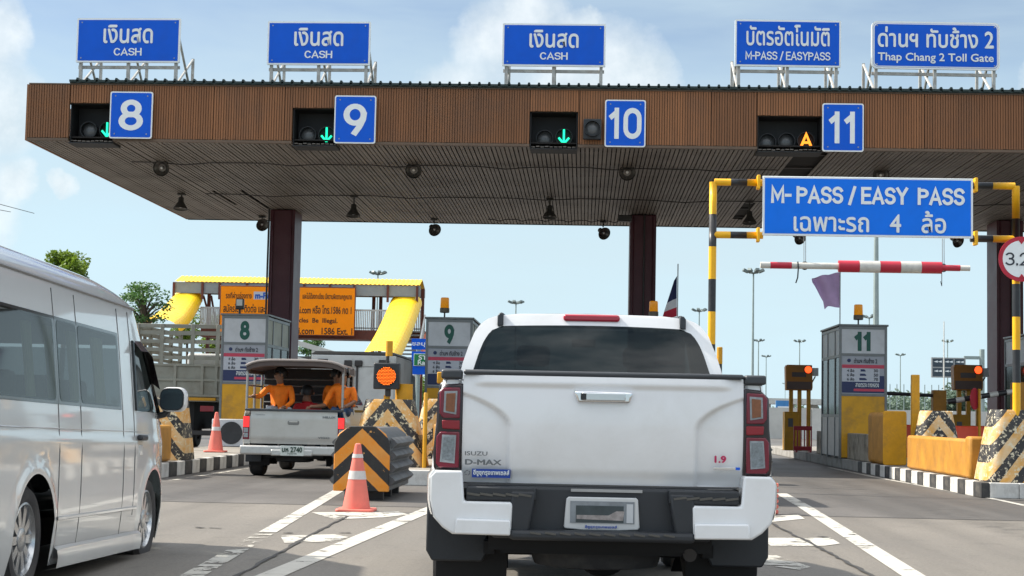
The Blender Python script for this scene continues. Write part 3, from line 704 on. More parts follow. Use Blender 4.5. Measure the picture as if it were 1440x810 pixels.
# ================================================================== M-PASS gantry
GY = 26.75
def gx(px): return at(px, 400, GY).x
gan = empty('lane_gantry', (0, GY, 0))
tag(gan, 'black and yellow banded pipe gantry over the right lane', 'gantry')
def banded(pts, r, n0, step, name):
    """pipe painted in alternate bands"""
    P = [Vector(p) for p in pts]; mb = MB(); k = n0
    for a, b in zip(P, P[1:]):
        L = (b - a).length; m = max(1, round(L / step))
        for i in range(m):
            mb.tube([a.lerp(b, i / m), a.lerp(b, (i + 1) / m)], r, 20, k % 2, cap=(i in (0, m - 1))); k += 1
    return mb.build(name, [yellow_paint, black_paint], gan)
zl = at(1001, 256, GY).z; zl2 = at(1001, 330, GY).z; zr_ = at(1430, 253, GY).z; zr2 = at(1430, 331, GY).z
xl = gx(1001.5) ; xr = gx(1429)
sx0, sx1 = gx(1070.5), gx(1366.5); szt, szb = at(1218, 250.5, GY).z, at(1218, 334, GY).z
banded([(xl, 0, IH), (xl, 0, zl)], .062, 0, .53, 'post'); banded([(xr, 0, IH), (xr, 0, zl)], .062, 0, .53, 'post')
for z, nm in ((zl, 'arm'), (zl2, 'arm')):
    banded([(xl + (.0 if nm == '' else .02), 0, z), (sx0 + .02, 0, z)], .058, 0, .29, 'arm'); banded([(xr - .02, 0, z), (sx1 - .02, 0, z)], .058, 0, .29, 'arm')
    for xx in (sx0 - .06, sx1 + .06):
        MB().box(xx - .025, xx + .025, -.085, .085, z - .11, z + .12).build('flange', yellow_paint, gan, bevel=.01)
for xx in (xl, xr):
    MB().prism(rrect(.34, .34, .03), IH, IH + .025, 'xy').build('base_plate', yellow_paint, gan)
sg = empty('overhead_sign', ((sx0 + sx1) / 2, GY - .10, (szt + szb) / 2)); w = sx1 - sx0; h = szt - szb
MB().box(-w / 2, w / 2, 0, .04, -h / 2, h / 2).build('back_board', sign_white, sg, bevel=.008)
MB().box(-w / 2 + .035, w / 2 - .035, -.004, -.001, -h / 2 + .035, h / 2 - .035).build('sign_face', mat('sign_blue_bright', (.002, .18, .86), .5, var=.05, dirt=.05, ds=2, spec=.25), sg, smooth=0)
strokes('lettering', 'M- PASS / EASY  PASS', sign_white, sg, 0, -.008, h * .19, w * .92, h * .29, .215, .24)
text('lettering', 'เฉพาะรถ   4   ล้อ', sign_white, sg, .01 * w, -.008, -h * .24, w * .72, h * .36, .018)
tag(sg, 'large bright blue two line sign held by the banded gantry', 'overhead sign')
# hanging height bar
bz = at(1215, 375, GY).z; hb = empty('height_bar', (0, GY, bz)); segs = []
def seg(px0, px1, r, m, nm='band'):
    MB().lathe([(r, 0), (r, gx(px1) - gx(px0) - .002)], 20, 0, Matrix.Translation((gx(px0), 0, 0)) @ Matrix.Rotation(R(90), 4, 'Y')).build(nm, m, hb)
seg(1069, 1083, .053, white_paint, 'tip'); seg(1083, 1113, .055, red_paint); seg(1113, 1179, .053, white_paint)
for a, b, m in ((1179, 1208, red_paint), (1208, 1237, white_paint), (1237, 1266, red_paint), (1266, 1295, white_paint), (1295, 1324, red_paint)): seg(a, b, .097, m)
seg(1324, 1350, .050, red_paint); seg(1350, 1364, .045, white_paint, 'tip')
for px in (1131.5, 1326.5):
    x = gx(px); top = szb - bz
    MB().tube([(x - .014, 0, .06), (x - .016, 0, top)], .006, 6).build('chain', steel, hb); MB().tube([(x + .014, 0, .06), (x + .012, 0, top)], .006, 6).build('chain', steel, hb)
    MB().tube([(x + .058 * math.cos(a), 0 + .058 * math.sin(a) * 0, .0 + .062 * math.sin(a)) for a in [k * math.pi / 8 for k in range(17)]], .010, 6).build('shackle', dark_metal, hb)
x = gx(1121); MB().tube([(x, -.06, .06), (x + .01, -.065, -.03), (x, -.06, -.2), (x - .03, -.06, -.29)], .012, 6).build('strap', black_paint, hb)
x = gx(1324); MB().tube([(x, -.02, -.09), (x, -.02, -.3), (x - .02, -.02, -.22)], .006, 6).build('hook', dark_metal, hb)
tag(hb, 'red and white height bar hung on chains below the blue sign', 'height bar')
# 3.2 height limit disc
c = at(1436, 364.5, GY - .12); r = empty('height_limit_sign', (c.x, GY - .12, c.z))
T = Matrix.Rotation(R(90), 4, 'X')
MB().lathe([(.365, 0), (.365, .02)], 48, 0, T).build('red_ring', red_paint, r); MB().lathe([(.30, .021), (.30, .024)], 48, 0, T).build('white_disc', sign_white, r, smooth=0)
strokes('lettering', '3.2', letter_dark, r, -.07, -.03, 0, .38, .21, .13)
for s in (-1, 1): MB().prism([(-.045, s * .30), (.045, s * .30), (0, s * .24)], -.030, -.026, 'xz').build('arrow_mark', red_paint, r, smooth=0)
MB().box(-.2, .2, .005, .055, -.03, .03).build('bracket', steel, r, smooth=0)
tag(r, 'round red ringed 3.2 height limit sign on the right gantry post', 'road sign')

# ================================================================== booths
bd_grey = mat('board_grey', hx('a9adb6', .85), .4, var=.06); bd_navy = mat('board_navy', hx('23305c', .9), .4, var=.08); bd_pale = mat('board_pale', hx('c6cad3', .85), .4, var=.06)
bd_red = mat('board_red', hx('c8405a', .9), .4, var=.06)
cream = mat('cream_panel', hx('cfcdb4', .85), .45, var=.1, dirt=.2, ds=2)
booth_frame = mat('booth_frame', hx('8b8f90', .7), .4, .5, var=.15, dirt=.4, ds=3)
booth_glass = glassmat('booth_glass', (.03, .035, .037), .45, .06)
base_yellow = mat('booth_yellow', (.62, .31, .006), .45, var=.15, dirt=.65, dcol=(.20, .12, .05), ds=2.0, chip=.71)
BW, BD, BH = 1.16, 3.0, 3.22
def booth(num, x0, Y, label):
    r = empty('toll_booth', (x0 + BW / 2, Y, IH + .004)); hw = BW / 2; t = .06
    for sx in (-1, 1):
        for y in (0, BD - t):
            MB().box(sx * (hw - t / 2) - t / 2, sx * (hw - t / 2) + t / 2, y, y + t, 0, BH).build('corner_post', booth_frame, r, bevel=.006)
        for y in (.75, 1.95):
            MB().box(sx * (hw - t / 2) - t / 2 + .004, sx * (hw - t / 2) + t / 2 - .004, y, y + .08, 0, BH - .02).build('mullion', booth_frame, r, bevel=.006)
        for z in (BH - .09, 2.46, 1.0):
            MB().box(sx * (hw - t / 2) - t / 2 + .002, sx * (hw - t / 2) + t / 2 - .002, t, BD - t, z, z + .07).build('rail', booth_frame, r, smooth=0)
        for y0, y1 in ((t, .75), (.83, 1.95), (2.03, BD - t)):
            MB().box(sx * (hw - .035), sx * (hw - .022), y0, y1, 2.53, BH - .09).build('header_panel', cream if sx > 0 else panel_white, r, smooth=0)
            MB().box(sx * (hw - .035), sx * (hw - .024), y0, y1, 1.07, 2.46).build('side_window', booth_glass, r, smooth=0)
            MB().box(sx * (hw - .035), sx * (hw - .022), y0, y1, .05, 1.0).build('side_panel', alu if sx < 0 else panel_white, r, smooth=0)
    for z, hh in ((BH - .07, .07), (2.50, .06), (1.52, .06)):
        MB().box(-hw + t, hw - t, 0, t, z, z + hh).build('rail', booth_frame, r, smooth=0)
    MB().box(-hw - .03, hw + .03, -.03, BD + .03, BH + .002, BH + .05).build('roof', booth_frame, r, bevel=.01)
    MB().box(-hw + t, hw - t, BD - .03, BD - .015, .05, BH - .05).build('back_panel', alu, r, smooth=0)
    MB().box(-hw + t, hw - t, .1, BD - .1, .0, .04).build('floor', dark_metal, r, smooth=0)
    pn = MB().box(-hw + t, hw - t, .015, .03, 2.56, BH - .07).build('number_panel', panel_white, r, smooth=0)
    strokes('numeral', num, num_green, pn, 0, .010, (2.56 + BH - .07) / 2, .25 if len(num) == 1 else .48 if num == '10' else .42, .47, .30, .34)
    b = MB().box(-hw + t, hw - t, .02, .032, 1.58, 2.50).build('price_board', bd_grey, r, smooth=0)
    iw = BW - 2 * t - .02
    MB().box(-iw / 2, iw / 2, .014, .018, 2.20, 2.285).build('red_band', bd_red, b, smooth=0)
    MB().box(-iw / 2, iw / 2 * .78, .014, .018, 1.87, 2.198).build('pale_field', bd_pale, b, smooth=0)
    MB().box(-iw / 2, iw / 2, .014, .018, 1.60, 1.868).build('navy_field', bd_navy, b, smooth=0)
    MB().box(iw / 2 * .78, iw / 2, .014, .018, 1.868, 2.02).build('navy_field', bd_navy, b, smooth=0)
    MB().box(-iw * .22, iw / 2, .010, .013, 1.64, 1.70).build('red_field', bd_red, b, smooth=0)
    text('lettering', 'ด่านฯ ทับช้าง 2', letter_dark, b, .06, .014, 2.385, .56, .12, .02)
    MB().lathe([(.045, 0), (.045, .004)], 20, 0, Matrix.Translation((-.34, .017, 2.385)) @ T).build('round_emblem', bd_navy, b, smooth=0)
    for k, (a, c_) in enumerate((('4 ล้อ', '30'), ('6 ล้อ', '50'), ('6 ล้อ', '70'))):
        z = 2.145 - k * .105
        text('lettering', a, letter_dark, b, -.30, .010, z, .17, .075, .02); text('lettering', c_, letter_dark, b, .31, .010, z, .10, .07, .02)
        ln = .12 + .03 * k
        MB().prism([(-ln / 2, z - .025), (ln / 2, z - .025), (ln / 2, z + .0), (ln / 4, z + .03), (-ln / 2, z + .03)], .010, .013, 'xz').build('vehicle_mark', bd_navy, b, smooth=0)
    text('lettering', 'สายตรวจ ทางหลวง', sign_white, b, .10, .010, 1.79, .56, .09, .02)
    MB().box(-hw + t, hw - t, .012, .034, .03, 1.52).build('base_panel', base_yellow, r, smooth=0)
    return tag(r, label, 'toll booth', 'toll booths')
BY = 40.2
bx = {8: X(309, BY), 9: X(597, BY), 11: X(1179, BY)}
bx[10] = IS[10] + .1; bx[12] = IS[12] + .05
booth('8', at(309, 540, BY).x, BY, 'toll booth numbered 8 behind the silver pickup, yellow base'); booth('9', at(597, 540, BY).x, BY, 'toll booth numbered 9 just left of the white pickup')
booth('10', bx[10], BY, 'toll booth numbered 10 hidden behind the white pickup'); booth('11', at(1180, 540, BY).x, BY, 'toll booth numbered 11 with grey windows, right of the white pickup')
b12 = booth('12', at(1455, 540, BY + 2).x, BY + 2, 'toll booth cut by the right edge behind the gantry post')
BT = IH + BH + .05
def beacon(px, label, x=None):
    p = at(px, 450, BY + .5); r = empty('beacon', (p.x, BY + .5, BT))
    MB().tube([(0, 0, 0), (0, 0, .14)], .02, 8).build('stem', dark_metal, r)
    MB().lathe([(.10, .14), (.12, .15), (.12, .25), (.11, .26)], 20).build('base', mat('beacon_base', (.12, .10, .07), .5), r)
    MB().lathe([(.105, .262), (.11, .27), (.105, .5), (.09, .52), (0, .525)], 20).build('amber_dome', amber_lens, r)
    return tag(r, label, 'beacon', 'amber beacons on booth roofs')
beacon(625, 'amber beacon on the roof of booth nine'); beacon(1207, 'amber beacon on the roof of booth eleven'); beacon(919, 'amber beacon peeping over the white pickup roof')
p = at(337, 440, BY + .4); r = empty('floodlight', (p.x, BY + .4, BT))
MB().tube([(0, 0, 0), (0, 0, .13)], .03, 8).build('stem', dark_metal, r); MB().box(-.10, .10, -.06, .08, .13, .40).build('body', dark_metal, r, bevel=.02)
MB().box(-.075, .075, -.068, -.061, .22, .38).build('glass', mat('flood_glass', (.6, .6, .55), .15), r, smooth=0)
tag(r, 'small grey floodlight on the roof of booth eight', 'floodlight')
# flags
def flag(name, px, pytop, Y, zb, cloth, label, polem):
    p = at(px, pytop, Y); r = empty(name, (p.x, Y, zb)); H = p.z - zb
    MB().tube([(0, 0, 0), (.0, 0, H)], .014, 8).build('pole', polem, r); cloth(r, H)
    return tag(r, label, 'flag')
violet = mat('violet_cloth', (.58, .40, .66), .8, var=.15)
def violet_cloth(r, H):
    rows = []
    n = 12
    for i in range(n + 1):
        f = i / n; top = H - .02 - .25 * f ** 1.3 * .6; bot = H - .88 + .0 * f + (.62 * f if f > .45 else .05 * f)
        if f > .45: bot = H - .86 + (f - .45) * 1.05
        bot = min(bot, top - .02)
        rows.append([(-f * .68, .07 * math.sin(f * 7 + j * .5) + .03 * j / 6, top + (bot - top) * j / 8 + .012 * math.sin(j * 2 + i)) for j in range(9)])
    rows[6][8] = (rows[6][8][0] - .02, rows[6][8][1], rows[6][8][2] - .12)
    MB().grid(rows).build('cloth', violet, r, smooth=60)
flag('flag', 1181.5, 382, BY + .05, BT, violet_cloth, 'limp torn violet flag on the corner of booth eleven', steel)
cr = hx('b02038'); wh = hx('d8d8dc', .85); nv = hx('20264e')
def thai_cloth(r, H):
    ms = [mat('flag_red', cr, .8, var=.1), mat('flag_white', wh, .8, var=.1), mat('flag_navy', nv, .8, var=.1)]
    mb = MB(); n = 9
    def P(i, j): f = j / 6; g = i / n; return (-.30 * f * (g + .25) - .02, .05 * math.sin(g * 5 + f * 4), H - .3 - g * 1.0 - .12 * f)
    bands = [2, 1, 2, 2, 2, 1, 0, 1, 0]
    bands = [2, 2, 2, 2, 2, 1, 1, 0, 0]
    for i in range(n): mb.grid([[P(i, j) for j in range(7)], [P(i + 1, j) for j in range(7)]], bands[i])
    mb.build('cloth', ms, r, smooth=60)
flag('flag', 953.5, 371, BY + .3, BT, thai_cloth, 'red white and navy flag hanging behind the white pickup cab', steel)

# ================================================================== lane control units
ctl = mat('control_amber', hx('b8740f', .85), .5, var=.15, dirt=.3); ctl_d = mat('control_panel_dark', (.05, .025, .02), .3, var=.2)
def unit(px, Y, label):
    p = at(px, 540, Y); r = empty('lane_control_unit', (p.x, Y, IH)); s = 1
    zt = at(px, 513, Y).z - IH; zb = at(px, 549, Y).z - IH
    MB().prism([(-.38, zb), (.38, zb), (.40, zb + .1), (.38, zt), (-.36, zt), (-.40, zt - .07)], 0, .4, 'xz').build('head', ctl, r, bevel=.02)
    MB().box(-.22, .20, -.006, -.001, zt - .36, zt - .22).build('display_slot', ctl_d, r, smooth=0)
    MB().box(-.36, .36, -.006, -.001, zb + .03, zb + .26).build('lower_panel', mat('control_brown', (.10, .05, .035), .4), r, smooth=0)
    Tq = Matrix.Translation((.26, -.002, zt - .14)) @ T
    MB().lathe([(.115, 0), (.12, .06), (.11, .06), (.105, .0)], 20, 0, Tq, False).build('lamp_hood', black_paint, r); MB().lathe([(0, .02), (.06, .016), (.104, .004)], 20, 0, Tq).build('red_lamp', red_led, r)
    for sx in (-.22, .03, .30): MB().box(sx - .055, sx + .055, .1, .25, 0, zb).build('leg', amber_paint, r, bevel=.01)
    MB().box(-.42, .0, .0, .5, 0, 1.15).build('cabinet', amber_paint, r, bevel=.02); MB().box(-.32, -.18, -.012, -.004, .7, .95).build('card_reader', lens_grey, r, smooth=0)
    MB().box(.42, .58, .1, .3, zt - .32, zt - .08).build('camera_box', alu, r, bevel=.01); MB().tube([(.38, .2, zb + .2), (.5, .2, zt - .33)], .02, 6).build('camera_arm', dark_metal, r)
    return tag(r, label, 'control unit', 'lane control units with red lamps')
unit(1124, 49.0, 'amber control unit with red lamp left of booth eleven'); unit(1362, 45.5, 'amber control unit with red lamp by the right column')
r = empty('plastic_barrier', (at(1129, 620, 46.8).x, 46.8, IH)); redp = mat('red_plastic', hx('b02030', .9), .4, var=.12)
mb = MB(); mb.box(-.5, .5, 0, .06, .62, .74); mb.box(-.5, .5, 0, .06, .05, .17)
for k in range(6): mb.box(-.5 + k * .188, -.44 + k * .188, .004, .056, .17, .62)
mb.build('panel', redp, r, bevel=.01); [MB().box(s * .38 - .04, s * .38 + .04, -.2, .26, 0, .05).build('foot', redp, r) for s in (-1, 1)]
r.scale = (.52, 1, 1)
tag(r, 'red plastic barrier at the foot of the left control unit', 'plastic barrier')
for px, Y, l in ((1254, 43, 'orange water barrier between guard block and chevron block'), (1342, 41, 'orange water barrier right of the pale chevron block'), (1380, 47, 'orange barrier behind the amber unit legs')):
    r = empty('water_barrier', (at(px, 600, Y).x + .1, Y, IH))
    MB().prism([(-.22, 0), (.22, 0), (.20, .2), (.12, .35), (.10, .85), (-.10, .85), (-.12, .35), (-.20, .2)], 0, 1.2, 'yz', T=Matrix.Translation((-.6, 0, 0))).build('barrier_body', mat('orange_red_plastic', hx('f0502c', .9), .45, var=.1), r, bevel=.03)
    tag(r, l, 'water barrier', 'orange plastic barriers on the right islands')
# barrier arm with stop disc
AY = 41.0; p0 = at(1427, 550, AY); p1 = at(1332, 565, AY); r = empty('barrier_gate', (p0.x, AY, IH))
zc = p0.z - IH; zc1 = p1.z - IH; L = p0.x - p1.x
for k in range(8):
    f0, f1 = k / 8, (k + 1) / 8
    MB().tube([(-L * f0, 0, zc + (zc1 - zc) * f0), (-L * f1 + .003, 0, zc + (zc1 - zc) * f1)], .065, 12).build('arm_band', white_paint if k % 2 == 0 else black_paint, r)
MB().box(-.05, .32, -.12, .25, 0, zc + .22).build('motor_cabinet', orange_paint, r, bevel=.02)
tag(r, 'black and white barrier arm in front of the right column', 'barrier arm')
q = at(1370, 561, AY - .4); r = empty('stop_disc', (q.x, AY - .4, IH)); zq = q.z - IH
MB().lathe([(.27, 0), (.27, .02)], 28, 0, Matrix.Translation((0, 0, zq)) @ Matrix.Rotation(R(55), 4, 'Z') @ T).build('disc', red_paint, r)
MB().tube([(.14, .06, 0), (.14, .06, zq + .25)], .035, 8).build('post', amber_paint, r)
tag(r, 'red stop disc turned sideways on a thin yellow post', 'stop sign')
AYb = 44; p0 = at(1290, 556, AYb); p1 = at(1245, 553, AYb); r = empty('barrier_gate', (p0.x + .5, AYb, IH))
MB().tube([(0, 0, p0.z - IH), (-(p0.x - p1.x) - .5, 0, p1.z - IH)], .05, 10).build('arm', black_paint, r); MB().box(-.1, .25, -.1, .2, 0, p0.z - IH + .15).build('motor_cabinet', orange_paint, r, bevel=.02)
tag(r, 'dark barrier arm lowered behind the yellow square post', 'barrier arm')

# ================================================================== big orange lamp on island nine
LY = 27.9; c = at(544, 529, LY); r = empty('warning_light', (c.x, LY, IH + .9)); zc = c.z - IH - .9; sc_ = LY / FPX
hw = 18.5 * sc_
MB().box(-hw, hw, -.06, .16, zc - hw * 1.0, zc + hw * 1.0).build('housing', black_paint, r, bevel=.02)
Tq = Matrix.Translation((0, -.062, zc)) @ T; rad = 14.5 * sc_
MB().lathe([(rad, 0), (rad, .02), (rad - .012, .02), (rad - .012, .0)], 36, 0, Tq, False).build('rim', dark_metal, r)
MB().lathe([(0, .006), (rad - .014, .006)], 36, 0, Tq).build('lamp_face', mat('lamp_face_red', (.10, .012, .006), .4), r, smooth=0)
led = MB(); st = rad / 7.2
for i in range(-7, 8):
    for j in range(-7, 8):
        if math.hypot(i + .5 * (j % 2), j) < 6.7: led.lathe([(st * .29, 0), (st * .2, .012), (0, .014)], 6, 0, Matrix.Translation(((i + .5 * (j % 2)) * st, -.07, zc + j * st * .98)) @ T)
led.build('led_dots', mat('orange_led', (.4, .1, .02), .4, emit=(1.0, .17, .02), es=1.5), r, smooth=0, weld=False)
MB().tube([(.02, .05, zc - hw), (.02, .05, zc - hw - .12)], .05, 10).build('neck', dark_metal, r)
MB().tube([(.0, .05, zc + hw), (.0, .05, zc + hw + .12)], .03, 10).build('neck', dark_metal, r)
MB().tube([(.0, .08, 0), (.0, .08, zc - hw - .1)], .055, 14).build('post', amber_paint, r)
MB().tube([(.02, .08, zc + hw + .12), (.02, .08, zc + hw + .38)], .06, 14).build('post_cap', amber_paint, r)
MB().tube([(.28, .22, .2), (.28, .22, zc - hw + .1)], .15, 18).build('drum', amber_paint, r)
tag(r, 'round orange dotted warning light in a square black housing', 'warning light')
p = at(620, 532, 31); r = empty('marker_lamp', (p.x, 31, IH)); zt = p.z - IH
MB().tube([(0, 0, 0), (0, 0, zt - .1)], .03, 8).build('post', dark_metal, r); MB().box(-.07, .07, -.05, .05, zt - .1, zt + .12).build('yellow_box', amber_paint, r, bevel=.02)
tag(r, 'small yellow box lamp on a dark post before booth nine', 'marker lamp')

# ================================================================== background: footbridge
FB = 90.0
def fx(px): return at(px, 430, FB).x
def fz(py, px=420): return at(px, py, FB).z
yroof = mat('yellow_roof_sheet', (.95, .58, .004), .4, var=.06, dirt=.12, dcol=(.4, .28, .05), ds=.6)
brown_steel = mat('brown_steel', hx('6e3528', .8), .5, var=.15, dirt=.2)
rail_m = mat('rail_grey', (.55, .56, .56), .5, .3, var=.1); blue_grey = mat('bridge_eave_grey', (.26, .29, .31), .5, var=.1)
fbr = empty('footbridge', (0, FB, 0)); tag(fbr, 'covered footbridge with yellow corrugated roof behind the toll plaza', 'footbridge')
xa, xb = fx(246), fx(592); zr0 = fz(400); zdeck = fz(463)
rows = []
x = xa + .1; ribs = [[], [], []]
while x < xb:
    for dx, dz in ((0, 0), (.06, .03), (.12, .03), (.18, 0)):
        ribs[0].append((x + dx, -.7, zr0 + dz)); ribs[1].append((x + dx, .8, zr0 + .42 + dz)); ribs[2].append((x + dx, 2.4, zr0 + dz))
    x += .24
MB().grid(ribs).build('roof', yroof, fbr, smooth=0)
MB().box(xa, xb, -.62, -.5, zr0 - .62, zr0 - .02).build('eave_beam', blue_grey, fbr, smooth=0); MB().box(xa, xb, 2.1, 2.2, zr0 - .5, zr0 - .02).build('eave_beam', blue_grey, fbr, smooth=0)
for px in (248, 288, 312, 350, 388, 430, 466, 500, 547, 588):
    MB().box(fx(px) - .06, fx(px) + .06, -.75, -.63, zr0 - .95, zr0 - .05).build('bracket', brown_steel, fbr, smooth=0)
MB().box(fx(285), xb + .3, -.3, 2.0, zdeck - .52, zdeck).build('deck', brown_steel, fbr, smooth=0)
for px in (284, 302, 520, 530, 590):
    MB().box(fx(px) - .09, fx(px) + .09, 1.6, 1.78, 0, zr0).build('column', brown_steel, fbr, smooth=0)
for a, b in ((285, 296), (296, 303)): MB().tube([(fx(a), .1, zr0 - .7), (fx(b), .1, zdeck + .4)], .06, 6).build('cross_brace', brown_steel, fbr)
def railing(x0, x1, y, zb, h, n, par, m=rail_m):
    mb = MB(); mb.box(x0, x1, y, y + .06, zb + h - .09, zb + h); mb.box(x0, x1, y + .01, y + .05, zb + .08, zb + .15)
    for k in range(n + 1):
        xx = x0 + (x1 - x0) * k / n; mb.box(xx - .03, xx + .03, y + .01, y + .05, zb, zb + h)
    return mb.build('railing', m, par, smooth=0)
railing(fx(500), xb, -.25, zdeck, 1.15, 36, fbr); railing(fx(284), fx(309), -.25, zdeck, 1.15, 12, fbr)
def stair_tube(par, top, bot, rad, name='stair_cover', flare=0):
    """half-round corrugated cover running down the stairs"""
    a, b = Vector(top), Vector(bot); d = (b - a); n = int(d.length / .28); rows = []
    side = Vector((1, 0, 0)); up = side.cross(d).normalized()
    if up.z < 0: up = -up
    for i in range(n + 1):
        c = a.lerp(b, i / n) - Vector((0, 0, .25 * math.sin(math.pi * i / n)))
        r0 = rad * (1 + (.025 if i % 2 else 0)) * (1 + flare * i / n)
        rows.append([c + side * math.copysign(abs(math.cos(t)) ** .8, math.cos(t)) * r0 + up * math.sin(t) ** .85 * r0 * .68 for t in [math.pi * k / 16 for k in range(17)]])
    return MB().grid(rows).build(name, yroof, par, smooth=0)
stair_tube(fbr, (fx(571), .2, zr0 - .95), (at(533, 496, 80).x, -10, at(533, 496, 80).z - .5), .86, flare=.06)
stair_tube(fbr, (fx(263), .2, zr0 - .95), (at(222, 452, 82).x, -8, at(232, 452, 82).z - .6), .82, flare=.35)
orange_steel = mat('orange_stringer', hx('d8693c', .85), .5, var=.1)
for dx in (-.75, .85):
    MB().tube([(fx(584) + dx - .3, 0, zdeck - .2), (at(548, 560, 78).x + dx, -12, .3)], .20, 6).build('stringer', orange_steel, fbr)
    P0 = Vector((fx(584) + dx - .3, 0, zdeck + .9)); P1 = Vector((at(548, 560, 78).x + dx, -12, 1.4)); mb = MB(); mb.tube([P0, P1], .05, 6)
    for k in range(26): q = P0.lerp(P1, k / 25); mb.box(q.x - .025, q.x + .025, q.y - .025, q.y + .025, q.z - 1.0, q.z)
    mb.build('stair_railing', rail_m, fbr, smooth=0)
for k in range(24):
    f = k / 24; q = Vector((fx(584) - .25, 0, zdeck)).lerp(Vector((at(548, 560, 78).x, -12, .2)), f); MB().box(q.x - .75, q.x + .75, q.y - .5, q.y, q.z - .08, q.z).build('stair_tread', blue_grey, fbr, smooth=0)
# orange banner
c = at(404, 437, FB - 1.0); r = empty('banner_board', (c.x, FB - 1.0, c.z)); w = at(500, 437, FB - 1).x - at(308.5, 437, FB - 1).x; h = at(404, 402, FB - 1).z - at(404, 471, FB - 1).z
MB().box(-w / 2, w / 2, 0, .06, -h / 2, h / 2).build('frame', brown_steel, r, bevel=.02)
MB().box(-w / 2 + .06, w / 2 - .06, -.006, -.002, -h / 2 + .06, h / 2 - .06).build('orange_face', mat('banner_orange', (.98, .285, .002), .6, var=.04, spec=.2), r, smooth=0)
L = [('รถที่ผ่านช่องทาง', -.36, .30, .19, .13), ('และไม่ได้ลงทะเบียน มีความผิดตามกฎหมาย', .29, .30, .36, .15), ('สมัครได้ที่ ติดต่อ และ  www.mflowthai.com หรือ โทร.1586 กด 1', 0, .04, .94, .17),
     ('Non M-Pass / Ej-Com  Vehicles  Be  Illegal.', -.03, -.20, .80, .12), ('www.mflowthai.com   1586 Ext. 1', .12, -.40, .72, .13)]
for s, fx_, fz_, fw, fh in L: text('lettering', s, brown_letter, r, fx_ * w, -.012, fz_ * h, fw * w, fh * h, .02)
MB().box(-w * .25, -w * .06, -.011, -.008, h * .22, h * .38).build('logo_panel', bd_pale, r, smooth=0); text('logo', 'm-PASS', mat('logo_blue', hx('1a50b0'), .4), r, -w * .155, -.016, h * .30, w * .165, h * .12, .05)
tag(r, 'orange banner with brown Thai lettering hung on the footbridge', 'banner')

# ================================================================== light masts
mast_m = mat('mast_steel', (.30, .36, .35), .5, .4, var=.12); mast_d = mat('mast_dark', (.16, .20, .20), .5, .4, var=.12)
def mast(px, pytop, H, heads, label, m=mast_m, rb=.14, Yf=None):
    hor = 580 + .02 * (px - 720); Y = Yf or (H - CAMZ) * FPX / (hor - pytop); p = at(px, 560, Y)
    r = empty('light_mast', (p.x, Y, 0)); H = at(px, pytop, Y).z
    MB().tube([(0, 0, 0), (0, 0, H)], [rb, rb * .5], 10).build('pole', m, r)
    if heads:
        MB().lathe([(.1, H - .08), (.32, H - .04), (.32, H + .04), (.1, H + .08)], 16).build('head_ring', mast_d, r)
        for k in range(heads):
            a = 2 * math.pi * k / heads + .3; c = Vector((math.cos(a), math.sin(a), 0))
            MB().tube([c * .2 + Vector((0, 0, H)), c * .7 + Vector((0, 0, H + .12))], .05, 6).build('arm', mast_d, r)
            q = c * .78 + Vector((0, 0, H + .16)); MB().box(-.22, .22, -.17, .17, -.08, .14, 0, Matrix.Translation(q) @ Matrix.Rotation(a, 4, 'Z') @ Matrix.Rotation(R(-25), 4, 'Y')).build('lamp', mast_d, r, smooth=0)
    return tag(r, label, 'light mast', 'tall light masts beyond the plaza')
mast(527, 386, 16, 8, 'light mast rising behind the right end of the yellow roof'); mast(723, 427, 14, 6, 'light mast seen above the left of the pickup roof')
mast(982, 438, 14, 6, 'light mast between pickup cab and banded gantry post'); mast(1058, 384, 14, 8, 'tallest light mast, right of the left gantry post')
mast(1066, 480, 13, 4, 'thin light mast just right of the tallest one'); mast(1077, 502, 13, 4, 'short distant mast second right of the tallest one')
mast(1124, 481, 13, 6, 'light mast above the left amber control unit'); mast(1222, 447, 13, 4, 'mast head showing just above booth eleven')
mast(1266, 500, 13, 4, 'light mast between booth eleven and the yellow square post'); mast(1332.5, 481, 14, 6, 'light mast behind the dark panel sign')
mast(1104, 540, 12, 3, 'tiny far mast left of the left control unit')
mast(1231.5, 300, 13, 0, 'thick green pole rising behind booth eleven', mast_m, .17, 70)
mast(1327.5, 452, 9, 0, 'slender white pole in front of the dark panel sign', white_paint, .07)
# dark panel sign far right
PY = 130; c = at(1334, 517, PY); r = empty('panel_sign', (c.x, PY, 0)); w = 47 * PY / FPX; h = 28 * PY / FPX; z = c.z
MB().box(-w / 2, w / 2, 0, .25, z - h / 2, z + h / 2).build('frame', alu, r, smooth=0)
pm = mat('panel_slate', (.035, .055, .075), .4, var=.15)
for i in range(3):
    for j in range(2):
        a0 = -w / 2 + .1 + i * (w - .1) / 3; b0 = z - h / 2 + .1 + j * (h - .1) / 2
        pp = MB().box(a0, a0 + (w - .1) / 3 - .1, -.02, -.004, b0, b0 + (h - .1) / 2 - .1).build('panel', pm, r, smooth=0)
        for q in (.28, .68): MB().prism([(a0 + q * w / 3.4 - .16, b0 + .40), (a0 + q * w / 3.4 + .16, b0 + .33), (a0 + q * w / 3.4 + .16, b0 + .5)], -.035, -.025, 'xz').build('mark', sign_white, pp, smooth=0)
MB().box(w / 2 - .1, w / 2 + 1.4, .05, .3, z + h / 2 - .1, z + h / 2 + .15).build('arm', mast_m, r, smooth=0); MB().tube([(w / 2 + 1.3, .15, 0), (w / 2 + 1.3, .15, z + h / 2 + .7)], .2, 10).build('post', mast_m, r)
tag(r, 'dark slate panel sign on a single arm, far right', 'panel sign')
